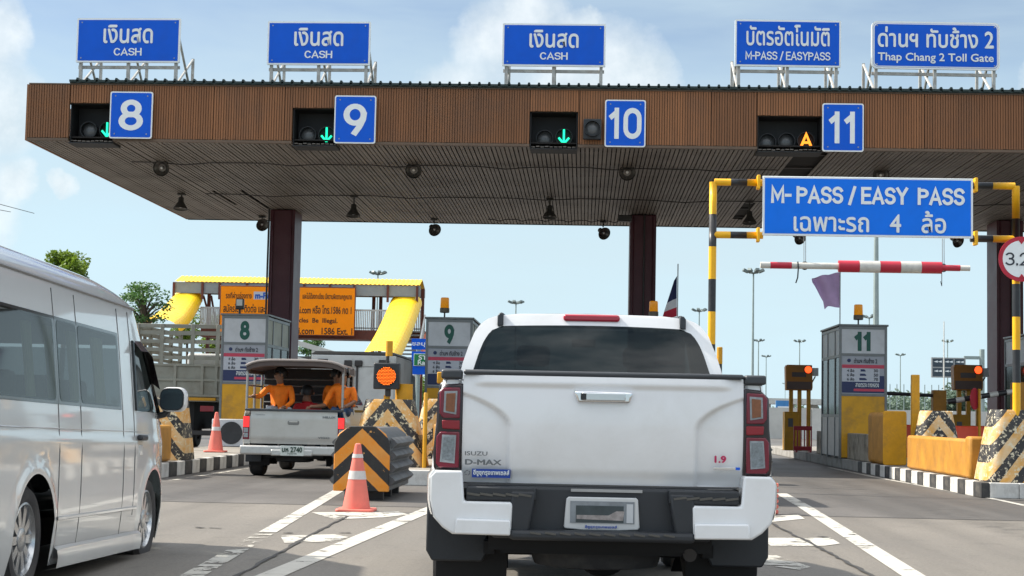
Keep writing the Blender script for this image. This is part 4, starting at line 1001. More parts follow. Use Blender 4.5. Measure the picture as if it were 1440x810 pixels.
# blue and green direction signs by booth nine
DY = 74; r0 = at(590, 505, DY); r = empty('direction_sign', (r0.x, DY, 0)); k = DY / FPX
def dpan(px0, py0, px1, py1, m, dy, par, nm):
    a = at(px0, py0, DY); b = at(px1, py1, DY); return MB().box(a.x - r0.x, b.x - r0.x, dy, dy + .03, b.z, a.z).build(nm, m, par, smooth=0)
dpan(579, 476, 612, 492, sign_blue, .0, r, 'upper_panel'); lowp = dpan(579, 494, 612, 527, sign_blue, .0, r, 'lower_panel'); dpan(582, 497, 610, 515, sign_white, -.04, lowp, 'green_border'); dpan(583, 498, 609, 514, sign_green, -.08, lowp, 'green_field')
for s, px, py, w_, h_ in (('ชลบุรี', 592, 484, 24, 8), ('ราม', 597, 503, 16, 6), ('Ram', 597, 510, 18, 6)):
    q = at(px, py, DY); text('lettering', s, sign_white, r, q.x - r0.x, -.12, q.z, w_ * k, h_ * k, .02)
for px in (588, 603): MB().tube([(at(px, 500, DY).x - r0.x, .1, 0), (at(px, 500, DY).x - r0.x, .1, at(px, 478, DY).z)], .1, 8).build('post', mast_m, r)
tag(r, 'blue and green direction sign left of booth nine', 'direction sign')
# white slatted building and far flyover
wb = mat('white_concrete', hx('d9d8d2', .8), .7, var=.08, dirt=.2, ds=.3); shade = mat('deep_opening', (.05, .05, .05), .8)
BYb = 150; a = at(418, 462, BYb); b = at(474, 520, BYb); r = empty('parking_building', ((a.x + b.x) / 2, BYb, 0)); w = 10
x0 = at(405, 480, BYb).x - r.location.x; x1 = at(560, 480, BYb).x - r.location.x
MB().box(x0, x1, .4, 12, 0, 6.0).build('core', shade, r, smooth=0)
for k in range(5):
    z = 7.7 - k * 1.55; zz = 4.9 - k * 1.1
    MB().prism([(x0, z - .5), (x1, zz - .4), (x1, zz), (x0, z)], 0, .4, 'xz').build('parapet', wb, r, smooth=0)
for k in range(6):
    xx = x0 + (x1 - x0) * (k + .3) / 6; MB().box(xx, xx + .3, .05, .38, 0, 7.6 - 2.8 * (k + .3) / 6).build('pier', wb, r, smooth=0)
tag(r, 'pale slatted parking building behind the left column', 'building')
r = empty('flyover', (0, 210, 0)); xa = at(1000, 570, 210).x; xb = at(1200, 570, 210).x
MB().box(xa, xb, 0, 9, at(1090, 568, 210).z, at(1090, 560, 210).z).build('deck', wb, r, smooth=0)
for k in range(7): MB().box(xa + 1 + k * 3, xa + 1.8 + k * 3, 2, 3.2, 0, at(1090, 568, 210).z).build('pier', wb, r, smooth=0)
tag(r, 'pale far flyover behind the left control unit', 'flyover')
r = empty('billboard', (at(1101, 573, 120).x, 120, 0)); z = at(1101, 573, 120).z
MB().box(-.5, .5, 0, .2, z - .5, z + .5).build('panel', mat('pale_blue_board', (.05, .22, .50), .5), r, smooth=0); MB().box(-.38, .5, -.03, -.01, z - .42, z + .08).build('white_strip', sign_white, r, smooth=0)
for s in (-.4, .4): MB().tube([(s, .1, 0), (s, .1, z - .45)], .08, 8).build('post', steel, r)
tag(r, 'small blue and white board right of the pickup tail lamp', 'board')
r = empty('far_wall', (at(1290, 585, 95).x, 95, 0)); w_ = 18
for k in range(9): MB().box(-w_ + k * 4, -w_ + k * 4 + 3.94, 0, .2, 0, at(1290, 577, 95).z).build('wall_panel', wb, r, smooth=0)
tag(r, 'pale concrete wall at the far end of the right lanes', 'wall')
# fence of thin far stakes
r = empty('stake_fence', (at(1300, 560, 180).x, 180, 0))
for k in range(12): MB().box(-4.5 + k * .75, -4.42 + k * .75, 0, .08, 0, at(1300, 541, 180).z).build('stake', mast_m, r, smooth=0)
tag(r, 'row of thin pale stakes above the right treeline', 'fence')

# ================================================================== trees
def leafmat(name, c0, c1):
    m, t, p = newmat(name); oi = N(t, 'ShaderNodeTexCoord').outputs['Object']
    nz = noise(t, oi, .9, 3); n2 = noise(t, oi, 7, 2)
    v = mathn(t, 'MULTIPLY_ADD', n2.outputs[0], .5, mathn(t, 'MULTIPLY', nz.outputs[0], .6))
    t.links.new(mixc(t, ramp(t, v, [(.38, 0), (.70, 1)]), tuple(c0), tuple(c1)), p.inputs['Base Color']); p.inputs['Roughness'].default_value = .6
    p.inputs['Subsurface Weight'].default_value = 0
    tl = N(t, 'ShaderNodeBsdfTranslucent'); tl.inputs[0].default_value = (*c1, 1); mx = N(t, 'ShaderNodeMixShader'); mx.inputs[0].default_value = .25
    t.links.new(p.outputs[0], mx.inputs[1]); t.links.new(tl.outputs[0], mx.inputs[2]); t.links.new(mx.outputs[0], t.nodes['Material Output'].inputs[0]); MATS[name] = m; return m
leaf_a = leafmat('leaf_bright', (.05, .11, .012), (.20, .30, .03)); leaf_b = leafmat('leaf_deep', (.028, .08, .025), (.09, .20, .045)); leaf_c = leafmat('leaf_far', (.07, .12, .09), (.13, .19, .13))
bark = mat('bark', (.10, .075, .055), .85, var=.3, bump=.4)
def leaves(mb, c, rx, rz, n, s, rng):
    for _ in range(n):
        while True:
            p = Vector((rng.uniform(-1, 1), rng.uniform(-1, 1), rng.uniform(-1, 1)))
            if .25 < p.length < 1: break
        q = Vector((c[0] + p.x * rx, c[1] + p.y * rx, c[2] + p.z * rz)); E = Euler((rng.uniform(-.9, .9), rng.uniform(-.9, .9), rng.uniform(0, 6.3))).to_matrix(); k = s * rng.uniform(.6, 1.3)
        mb.add([q + E @ Vector(v) for v in ((-k * .5, 0, 0), (0, -k * .28, 0), (k * .6, 0, .0), (0, k * .28, 0))], [(0, 1, 2, 3)])
def tree(px, pytop, pybot, Y, wpx, leafm, label, seed, clumps=16, n=170, dens=1, flat=.8):
    rng = random.Random(seed); k = Y / FPX; zt = at(px, pytop, Y).z; zc0 = at(px, pybot, Y).z; b = at(px, pybot, Y); W2 = wpx * k / 2
    r = empty('tree', (b.x, Y, 0)); mb = MB(); limbs = []
    H = zt; mb.tube([(0, 0, 0), (.1 * W2, 0, zc0 * .6), (0, .0, (zc0 + zt) / 2)], [max(.12, W2 * .09), max(.1, W2 * .07), .05], 8)
    lm = MB()
    for _ in range(clumps):
        z = rng.uniform(zc0, zt); f = math.sin(math.pi * min(1, max(.12, (z - zc0) / (zt - zc0) * .92 + .06))) ** .6
        a = rng.uniform(0, 6.3); rr = rng.uniform(.2, .85) * W2 * f; c = (rr * math.cos(a), rr * math.sin(a), z)
        cr_ = W2 * rng.uniform(.28, .46)
        c = (c[0], c[1], min(c[2], zt - cr_ * flat * .7)); mb.tube([(0, 0, zc0 + (z - zc0) * .35), (c[0] * .6, c[1] * .6, z - cr_ * .3), c], [.09 * W2 * .5, .05 * W2 * .5, .02], 5)
        leaves(lm, c, cr_, cr_ * flat, int(n * 1.5), W2 * .13 * dens, rng)
    mb.build('trunk', bark, r); me = bpy.data.meshes.new('crown'); me.from_pydata([tuple(v) for v in lm.v], [], lm.f); me.materials.append(leafm); place('crown', me, r)
    return tag(r, label, 'tree', 'trees behind the toll plaza')
tree(88, 355, 402, 62, 92, leaf_a, 'bright green rounded tree above the van roof', 3, 18, 190)
tree(202, 399, 462, 66, 92, leaf_b, 'dark feathery tree left of the yellow stair cover', 5, 24, 70, .8, .4)
tree(262, 428, 480, 100, 60, leaf_a, 'pale green tree half hidden by the left stair cover', 8, 12, 150)
tree(300, 445, 500, 115, 60, leaf_a, 'green tree seen between stair cover and orange banner', 9, 12, 150)
tree(440, 470, 500, 170, 44, leaf_b, 'dark tree below the orange banner', 10, 12, 150)
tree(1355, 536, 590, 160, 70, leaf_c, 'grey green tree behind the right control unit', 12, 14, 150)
tree(600, 525, 580, 150, 60, leaf_a, 'low green tree under the direction sign', 13, 12, 150)
rng = random.Random(4); lm = MB()
for k in range(70):
    px = 1236 + k * 2.1; Yt = 230 + rng.uniform(-12, 12); p = at(px, 580, Yt); z1 = at(px, rng.uniform(548, 560) if px < 1300 else rng.uniform(546, 566), Yt).z
    leaves(lm, (p.x, Yt, z1 * .55), 1.5, z1 * .5, 80, .55, rng)
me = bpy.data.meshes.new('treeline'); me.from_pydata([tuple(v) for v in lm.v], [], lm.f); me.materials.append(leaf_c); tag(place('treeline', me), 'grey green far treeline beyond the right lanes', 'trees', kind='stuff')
lm = MB()
for k in range(260):
    x = rng.uniform(-190, 150); Yt = 320 + rng.uniform(-15, 15)
    leaves(lm, (x, Yt, 1.4), 3.4, rng.uniform(1.6, 2.8), 60, 1.0, rng)
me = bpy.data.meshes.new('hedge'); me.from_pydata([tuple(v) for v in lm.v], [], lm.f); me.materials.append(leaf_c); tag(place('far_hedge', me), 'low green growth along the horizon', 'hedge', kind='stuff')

# ================================================================== overhead wire far left

# ================================================================== vehicles
def carpaint(name, col, metal=.0, rough=.28, coat=.8, dirt=.22):
    return mat(name, col, rough, metal, var=.04, vs=1.2, dirt=dirt, dcol=(col[0] * .62, col[1] * .58, col[2] * .52), ds=2.2, coat=coat)
white_car = carpaint('pearl_white_paint', (.78, .79, .80), 0, .26, 1.0)
silver_van = carpaint('silver_van_paint', (.66, .675, .675), .18, .24, 1.0, .05)
silver_pk = carpaint('silver_beige_paint', (.50, .49, .46), .4, .32, .6, .3)
red_lens = mat('red_lens', (.24, .008, .018), .3, var=.1, coat=.15); deep_red = mat('deep_red_lens', (.15, .004, .020), .2, var=.1, coat=.3)
clear_lens = mat('clear_lens', (.26, .29, .31), .16, var=.3, vs=40, coat=.15); orange_lens = mat('orange_lens', (.20, .07, .025), .2, var=.2, vs=60, coat=.15)
lit_red = mat('lit_red_lens', (.6, .02, .02), .2, var=.1, emit=(1, .02, .02), es=.6)
seam_m = mat('panel_gap', (.07, .07, .072), .6); rim_m = mat('alloy_rim', (.55, .56, .57), .25, .85, var=.05)
liner = mat('wheel_liner', (.012, .012, .013), .85)
def wheel(parent, c, r, w, side, spokes=10, rimr=.66):
    e = empty('wheel', c); e.parent = parent
    Tm = Matrix.Rotation(R(90) * side, 4, 'Y')            # h + points outward
    ri = r * rimr
    MB().lathe([(ri, -w / 2), (ri + .03, -w / 2 - .005), (r - .03, -w / 2), (r, -w / 2 + .035), (r, w / 2 - .035), (r - .03, w / 2), (ri + .03, w / 2 + .005), (ri, w / 2 - .01)], 44, 0, Tm, False).build('tyre', rubber, e)
    mb = MB(); mb.lathe([(ri + .006, -w / 2 + .01), (ri + .012, w / 2 - .012), (ri - .012, w / 2 - .006), (ri - .03, w / 2 - .05), (ri - .035, -w / 2 + .01)], 44, 0, Tm, False)
    for k in range(spokes):
        a = 2 * math.pi * k / spokes
        mb.prism([(-.024, .05), (.024, .05), (.030, ri - .02), (-.030, ri - .02)], 0, .03, 'xy', 0, Tm @ Matrix.Rotation(a, 4, 'Z') @ Matrix.Translation((0, 0, w / 2 - .055)))
    mb.lathe([(.075, w / 2 - .06), (.075, w / 2 - .02), (.05, w / 2 - .012), (0, w / 2 - .01)], 20, 0, Tm); mb.build('rim', rim_m, e)
    MB().lathe([(0, w / 2 - .075), (ri - .03, w / 2 - .075)], 30, 0, Tm).build('brake_disc', mat('brake_dark', (.05, .05, .05), .6, .4), e, smooth=0)
    return e
def arch_bottom(y, sill, arches):
    z = sill
    for ya, za, ra in arches:
        if abs(y - ya) < ra: z = max(z, za + math.sqrt(ra * ra - (y - ya) ** 2))
    return z
def seam(parent, pts, r=.0026, m=None, name='panel_gap'): return MB().tube(pts, r, 5).build(name, m or seam_m, parent)
def liners(parent, arches, xi, xo):
    for ya, za, ra in arches:
        for s in (-1, 1):
            rows = [[(s * x, ya + ra * math.cos(t), max(.12, za + ra * math.sin(t))) for t in [math.pi * (k - 2) / 16 for k in range(21)]] for x in (xi, xo)]
            mb = MB(); mb.grid(rows); ring = rows[0]; mb.add(ring + [(s * xi, ya, za)], [(k, k + 1, len(ring)) for k in range(len(ring) - 1)])
            mb.build('wheel_liner', liner, parent)

# ---------------------------------------------------------------- the van at left
VY = 10.2
p = at(33, 768, VY); van = empty('passenger_van', (p.x - .90, VY, 0), R(1.2), R(-1.25))
tag(van, 'silver grey high roof passenger van cut by the left edge', 'van')
VA = [(0, .34, .415), (3.11, .33, .415)]
VPROF = [(.12, .885), (.16, .915), (.30, .935), (.42, .945), (.45, .950), (.62, .952), (.98, .948), (1.02, .938), (1.06, .936), (1.20, .925), (1.74, .868), (1.98, .835), (2.03, .82), (2.05, .80)]
YF = [(0, 4.05), (.5, 4.08), (1.0, 4.05), (1.22, 3.95), (1.74, 3.30), (2.03, 2.94)]
def vx(y, z):
    x = interp(VPROF, z); yf = interp(YF, z)
    f = max(0, (y - 2.55) / (yf - 2.55)); x *= 1 - .24 * f ** 4.5 - .02 * f
    if y < -1.05: x *= 1 - .35 * ((-1.05 - y) / .2) ** 2 * .25
    for ya, za, ra in VA:                     # wheel arch bulge
        d = math.hypot(y - ya, z - za); x += .014 * smooth01(1 - abs(d - ra - .02) / .09)
    return x
yset = [-1.25 + 3.71 * i / 90 for i in range(91)]
cols = [(y, None) for y in yset] + [(None, i / 46) for i in range(1, 47)]
low = [i / 7 for i in range(8)]; hi = [.86, .94, .98, 1.01, 1.03, 1.06, 1.14, 1.235, 1.36, 1.50, 1.63, 1.765, 1.86, 1.95, 2.01, 2.03]
def vcol(c, side):
    out = []
    def yy(z): return c[0] if c[0] is not None else 2.46 + c[1] * (interp(YF, z) - 2.46)
    zb = arch_bottom(yy(.4), .15, VA)
    for s in low: z = zb + (.80 - zb) * s; y = yy(z); out.append((side * vx(y, z), y, z))
    for z in hi: y = yy(z); out.append((side * vx(y, z), y, z))
    return out
nrow = len(low); wlo = nrow + hi.index(1.235); whi = nrow + hi.index(1.765)
WIN = [(-1.10, .44), (.52, .98), (1.02, 2.06)]; DW = (2.50, 3.22)
def yof(c): return c[0] if c[0] is not None else 2.46 + c[1] * (interp(YF, 1.4) - 2.46)
mb = MB()
for side in (-1, 1):
    rows = [vcol(c, side) for c in cols]
    mb.grid(rows, 0, lambda i, j: wlo <= j < whi and (-1.10 < (yof(cols[i]) + yof(cols[i + 1])) / 2 < 2.04 or 2.56 < (yof(cols[i]) + yof(cols[i + 1])) / 2 < 3.28))
L_ = vcol(cols[-1], -1); R_ = vcol(cols[-1], 1); mb.grid([[tuple(Vector(a).lerp(Vector(b), k / 8)) for k in range(9)] for a, b in zip(L_, R_)], 0, lambda i, j: wlo <= i < whi)
L_ = vcol(cols[0], -1); R_ = vcol(cols[0], 1); mb.grid([[tuple(Vector(a).lerp(Vector(b), k / 8)) for k in range(9)] for a, b in zip(L_, R_)], 0)
mb.build('body', silver_van, van, smooth=40)
# roof: crowned shell above the gutter
rows = []
for c in cols:
    y = c[0] if c[0] is not None else 2.46 + c[1] * (2.98 - 2.46); x = vx(y, 2.03) - .012
    f = max(0, (y - 1.7) / 1.28); hgt = .25 * (1 - f ** 2.2) * (1 if y > -1.1 else .9)
    rows.append([(x * math.cos(t) * (1 if abs(math.cos(t)) > .0 else 1), y, 2.034 + hgt * math.sin(t) ** .75 if 0 < t < math.pi else 2.034) for t in [math.pi * k / 20 for k in range(21)]])
MB().grid(rows).build('roof', silver_van, van, smooth=50)
gut = []
for c in cols[::3] + [cols[-1]]:
    y = c[0] if c[0] is not None else 2.46 + c[1] * (2.98 - 2.46); gut.append((vx(y, 2.03) + .006, y, 2.026))
for s in (-1, 1): seam(van, [(s * a, b, c_) for a, b, c_ in gut], .012, mat('gutter_grey', (.16, .16, .16), .5), 'roof_gutter')
van_glass = glassmat('van_glass', (.005, .007, .008), .22, .012)
def winpatch(y0, y1, z0, z1, rad, off, side, n=26, nz=6, slant=0):
    rows = []
    for i in range(n + 1):
        f = i / n; f = .5 - .5 * math.cos(math.pi * f); y = y0 + (y1 - y0) * f; d = min(y - y0, y1 - y)
        cut = rad - math.sqrt(max(0, rad * rad - (rad - d) ** 2)) if d < rad else 0
        a, b = z0 + cut, z1 - cut; rows.append([(side * (vx(y, a + (b - a) * j / nz) + off), y, a + (b - a) * j / nz) for j in range(nz + 1)])
    return rows
for s in (-1, 1):
    fr = MB()
    for (a, b) in ((-1.15, 2.10),):
        for (z0, z1) in ((1.205, 1.24), (1.76, 1.792)): fr.grid(winpatch(a, b, z0, z1, .01, .0022, s))
        for (u, v) in ((-1.15, -1.08), (.42, .54), (.97, 1.03), (2.03, 2.10)): fr.grid(winpatch(u, v, 1.23, 1.77, .004, .0026, s, 4))
    fr.build('window_surround', mat('window_black', (.012, .013, .014), .15, coat=.5), van)
    for (a, b) in WIN:
        g = MB().grid(winpatch(a, b, 1.228, 1.772, .05, .005, s)).build('window', van_glass if s > 0 else dark_glass, van)
    # front door glass with slanting front edge
    rows = []
    for i in range(17):
        z = 1.21 + .53 * i / 16; y1 = 3.42 - (z - 1.21) * .62; rows.append([(s * (vx(2.54 + (y1 - 2.54) * j / 10, z) + .004), 2.54 + (y1 - 2.54) * j / 10, z) for j in range(11)])
    MB().grid(rows).build('door_window', van_glass, van)
    seam(van, [(s * (vx(y, z) + .008), y, z) for y, z in ((2.52, 1.21), (2.52, 1.75), (3.07, 1.75), (3.40, 1.21))], .016, mat('window_black', (0, 0, 0)), 'door_frame')
    MB().grid([[(s * (vx(y, z) + .012), y, z + .0) for y, z in ((2.55, 1.76), (2.8, 1.775), (3.06, 1.74), (3.25, 1.45))], [(s * (vx(y, z) + .07), y, z) for y, z in ((2.55, 1.68), (2.8, 1.69), (2.99, 1.66), (3.20, 1.40))]]).build('wind_deflector', mat('smoke_plastic', (.03, .016, .022), .2), van)
    for y in (.48, 1.0, 2.46, 2.13):
        z0 = .2 if y != 2.46 else .78; seam(van, [(s * (vx(y, z) + .001), y, z) for z in (z0, .4, .6, .9, 1.03, 1.17)] + ([(s * (vx(y, z) + .001), y, z) for z in (1.78, 1.9, 1.98)]), .0035)
    seam(van, [(s * (vx(y, 1.045) + .001), y, 1.045) for y in [-.9 + .1 * k for k in range(40)]], .004, silver_van, 'body_crease')
    # sill skirt and lower strip
    rows = [[(s * (vx(y, .3) + dx), y, z) for dx, z in ((.0, .27), (.022, .25), (.03, .20), (.02, .13), (-.08, .11))] for y in [.47 + 2.2 * k / 20 for k in range(21)]]
    MB().grid(rows).build('side_skirt', silver_van, van)
    MB().grid([[(s * (vx(y, .44) + dx), y, z) for dx, z in ((0, .468), (.010, .46), (.010, .445), (0, .44))] for y in [.46 + 2.1 * k / 20 for k in range(21)]]).build('rub_strip', silver_van, van)
    MB().grid([[(s * (vx(y, z) * 1 + .02), y, z) for z in (.14, .3, .42)] for y in (-.9, -.6, -.46)]).build('rear_skirt', silver_van, van)
    hd = MB().box(.0, .045, -.10, .10, -.022, .022).build('door_handle', plastic, van, (s * (vx(2.62, 1.0)) - (.045 if s < 0 else 0) + s * .002, 2.62, 1.0), bevel=.015)
    MB().box(0, .006, -.05, .05, -.04, .04).build('handle_recess', silver_van, van, (s * (vx(2.64, .9)) - (.006 if s < 0 else 0), 2.64, .9), bevel=.01)
    # mirror
    mr = MB(); Tm = Matrix.Translation((s * 1.03, 3.30, 1.325)) @ Matrix.Rotation(R(-6 * s), 4, 'Z')
    mr.prism(rrect(.225, .205, .07, 6), .0, .10, 'xz', 0, Tm); mr = mr.build('mirror_shell', carpaint('mirror_white', (.6, .6, .6)), van, bevel=.03, seg=3)
    MB().prism(rrect(.205, .185, .062, 6), -.012, -.004, 'xz', 0, Tm).build('mirror_rim', black_paint, van); MB().prism(rrect(.192, .172, .058, 6), -.017, -.0135, 'xz', 0, Tm).build('mirror_glass', mat('mirror_glass', (.35, .40, .42), .05, 1, var=.02), van, smooth=0)
    MB().tube([(s * .86, 3.42, 1.18), (s * .95, 3.38, 1.20), (s * 1.0, 3.36, 1.25)], .028, 10).build('mirror_arm', black_paint, van)
    for ya in (0, 3.11): wheel(van, (s * .80, ya, .34), .345, .20, s, 10, .68)
liners(van, VA, .55, .85)
# windscreen
rows = []
for i in range(9):
    z = 1.22 + .52 * i / 8; c = vcol(cols[-1], 1); yq = interp(YF, z) + .004; x = vx(yq, z) - .02; rows.append([(x * (k / 8 * 2 - 1), yq, z) for k in range(9)])
MB().grid(rows).build('windscreen', van_glass, van)
MB().box(-.78, .78, 3.75, 4.16, .2, .55).build('front_bumper', silver_van, van, bevel=.06)
cloth_m = mat('curtain_cloth', (.72, .74, .46), .85, var=.12); dark_in = mat('van_interior', (.03, .03, .032), .8)
for s in (-1, 1):
    for y0, y1, sw in ((.02, .20, .02), (.50, .64, .03), (.98 + .02, 1.2, .03), (1.60, 1.92, .05)):
        rows = []
        for j in range(9):
            z = 1.15 + .58 * j / 8; f = 1 - .25 * math.sin(math.pi * j / 8); ym = (y0 + y1) / 2
            rows.append([(s * (vx(ym, z) - .07 - .018 * math.sin(k * 1.9)), ym + (y0 - ym + (y1 - y0) * k / 14) * f + .04 * (1 - j / 8), z) for k in range(15)])
        MB().grid(rows).build('curtain', cloth_m, van)
for y in (-.6, .25, 1.1, 1.9):
    for x in (-.55, 0, .5): MB().box(x - .2, x + .2, y - .06, y + .08, .6, 1.42).build('seat_back', dark_in, van, bevel=.05)
MB().box(-.8, .8, -1.1, 3.0, .5, .56).build('floor', dark_in, van, smooth=0)
MB().box(-.5, .5, -.3, 3.6, .2, .4).build('underbody', liner, van, smooth=0)

# ---------------------------------------------------------------- the white pickup
PY = 9.05; pk = empty('pickup_truck', (at(846, 700, PY).x, PY, 0), R(2.0))
tag(pk, 'white pickup truck seen from behind, filling the middle foreground', 'pickup truck')
def ux(px): return (px - 846) / 254.2
def uz(py): return CAMZ - (py - 582.6) / 254.2
PA = [(1.05, .40, .50), (4.20, .40, .50)]
PPROF = [(.45, .88), (.60, .925), (.86, .945), (1.0, .935), (1.12, .925), (1.30, .905), (1.37, .89)]
def pkx(y, z):
    x = interp(PPROF, z)
    if y < .10: x -= .035 * (1 - y / .10) ** 2
    for ya, za, ra in PA: d = math.hypot(y - ya, z - za); x += .035 * smooth01(1 - (d - ra) / .16) if d > ra - .05 else .035
    if y > 4.4: x -= .22 * ((y - 4.4) / .75) ** 2.2
    return x
mb = MB()
for s in (-1, 1):
    rows = []
    for i in range(131):
        y = .02 + 5.1 * i / 130; zb = arch_bottom(y, .66 if y < .56 else .42, PA); zt = 1.375 if y < 1.62 else (1.32 if y < 4.1 else 1.26 - .25 * ((y - 4.1) / 1.05) ** 2)
        rows.append([(s * pkx(y, zb + (zt - zb) * j / 14), y, zb + (zt - zb) * j / 14) for j in range(15)])
    mb.grid(rows)
mb.build('body_side', white_car, pk, smooth=40)
# bed interior, rim caps
MB().box(-.78, .78, .06, 1.6, .74, .78).build('bed_floor', plastic, pk, smooth=0)
for s in (-1, 1):
    MB().grid([[(s * .80, y, .78), (s * .80, y, 1.30), (s * .82, y, 1.372)] for y in (.05, .8, 1.6)]).build('bed_wall', plastic, pk, smooth=0)
    mb = MB(); mb.grid([[(s * (pkx(y, 1.36) + .006), y, 1.374), (s * (pkx(y, 1.36) - .0), y, 1.412), (s * .84, y, 1.416), (s * .80, y, 1.38)] for y in [.0, .03, .3, .8, 1.2, 1.6]]); mb.add([(s * (pkx(.0, 1.36) + .006), .0, 1.374), (s * pkx(0, 1.36), .0, 1.412), (s * .84, 0, 1.416), (s * .80, 0, 1.38)], [(0, 1, 2, 3)]); mb.build('bed_rail_cap', trim, pk)
for s in (-1, 1): MB().box(min(s * .778, s * .895), max(s * .778, s * .895), -.022, .09, 1.378, uz(523.5) - .002).build('corner_cap', trim, pk, bevel=.012)
# rear corner post faces
for s in (-1, 1):
    rows = []
    for j in range(20):
        z = .84 + (1.374 - .84) * j / 19; xo = pkx(.02, z); rows.append([(s * .782, .03, z), (s * .80, .012, z), (s * (xo - .03), .006, z), (s * (xo - .006), .012, z), (s * xo, .03, z)])
    MB().grid(rows).build('rear_corner', white_car, pk)
# tailgate with pressed panels
tw = .772; z0, z1 = uz(681), uz(531)
def tgy(x, z):
    ax = abs(x); zc = 1.0 if z < 1.16 else 1
    xb = .505 + (max(0, (z - 1.10) / .20) ** 2.4) * .26
    inside = smooth01((ax - xb) / .022) * smooth01((1.325 - z) / .03)
    d = .034 * inside * (1 - .55 * smooth01((ax - .55) / .22))
    d -= .020 * smooth01((z - 1.335) / .03) * smooth01((.74 - ax) / .1)
    d -= .040 * (1 - ((z - 1.14) / .30) ** 2)          # barrelled skin: top turns to the sky, foot to the road
    d += .012 * smooth01((.90 - z) / .06) + .016 * (ax / .77) ** 4
    return d
mb = MB(); nx, nz = 120, 60
mb.grid([[(-tw + 2 * tw * i / nx, tgy(-tw + 2 * tw * i / nx, z0 + (z1 - z0) * j / nz), z0 + (z1 - z0) * j / nz) for i in range(nx + 1)] for j in range(nz + 1)])
per = [(-tw, z0), (tw, z0), (tw, z1), (-tw, z1)]
for (a, b), (c, d) in zip(per, per[1:] + per[:1]):
    m_ = nx if b == d else nz
    mb.grid([[(a + (c - a) * k / m_, tgy(a + (c - a) * k / m_, b + (d - b) * k / m_), b + (d - b) * k / m_) for k in range(m_ + 1)], [(a + (c - a) * k / m_, .05, b + (d - b) * k / m_) for k in range(m_ + 1)]])
tg = mb.build('tailgate', white_car, pk, smooth=60)
MB().box(-tw, tw, -.026, .08, z1 + .001, uz(523.5)).build('tailgate_cap', trim, pk, bevel=.012)
# handle
hz = uz(558.5); MB().prism([(ux(804.5), uz(550.5)), (ux(887.5), uz(551)), (ux(883), uz(567)), (ux(810), uz(567))], -.058, -.010, 'xz').build('handle_surround', chrome, tg, bevel=.012)
MB().prism(rrect(.24, .044, .006, 3, ux(846), hz), -.072, -.059, 'xz').build('handle_bar', mat('handle_satin', (.62, .64, .66), .18, .9), tg, bevel=.006); MB().box(ux(814), ux(822), -.0735, -.0595, hz - .018, hz + .018).build('camera_lens', black_paint, tg, bevel=.003)
# badges
badge = mat('badge_chrome', (.17, .18, .19), .3, .6, var=.1)
text('badge', 'ISUZU', badge, tg, ux(670), -.026, uz(640.5), 31 / 254, 5.5 / 254, .02); text('badge', 'D-MAX', badge, tg, ux(680), -.024, uz(652.5), 50 / 254, 7 / 254, .04)
MB().box(ux(664.5), ux(718), -.014, -.008, uz(674), uz(662)).build('dealer_sticker', mat('sticker_blue', hx('123f9c'), .4), tg, smooth=0); text('sticker_text', 'อีซูซุกรุงเทพเซลส์', sign_white, tg, ux(691.5), -.016, uz(667.5), 50 / 254, 9 / 254, .03)
for k in range(5):
    a = k * 1.2566; MB().tube([(ux(658) + .014 * math.cos(a + t), -.010, uz(667.5) + .014 * math.sin(a + t) * (1 - t * .3)) for t in (0, .35, .7, 1.05)], .0025, 5).build('swirl_emblem', badge, tg)
text('badge', '1.9', mat('badge_red', hx('c01858'), .3), tg, ux(1010.5), -.012, uz(642), 15 / 254, 9 / 254, .05)
MB().box(ux(1001), ux(1037.5), -.012, -.002, uz(656.2), uz(653)).build('badge_plate', chrome, tg, bevel=.001); MB().box(ux(1032), ux(1038), -.015, -.0125, uz(656.4), uz(652.8)).build('badge_tip', sign_blue, tg, smooth=0)
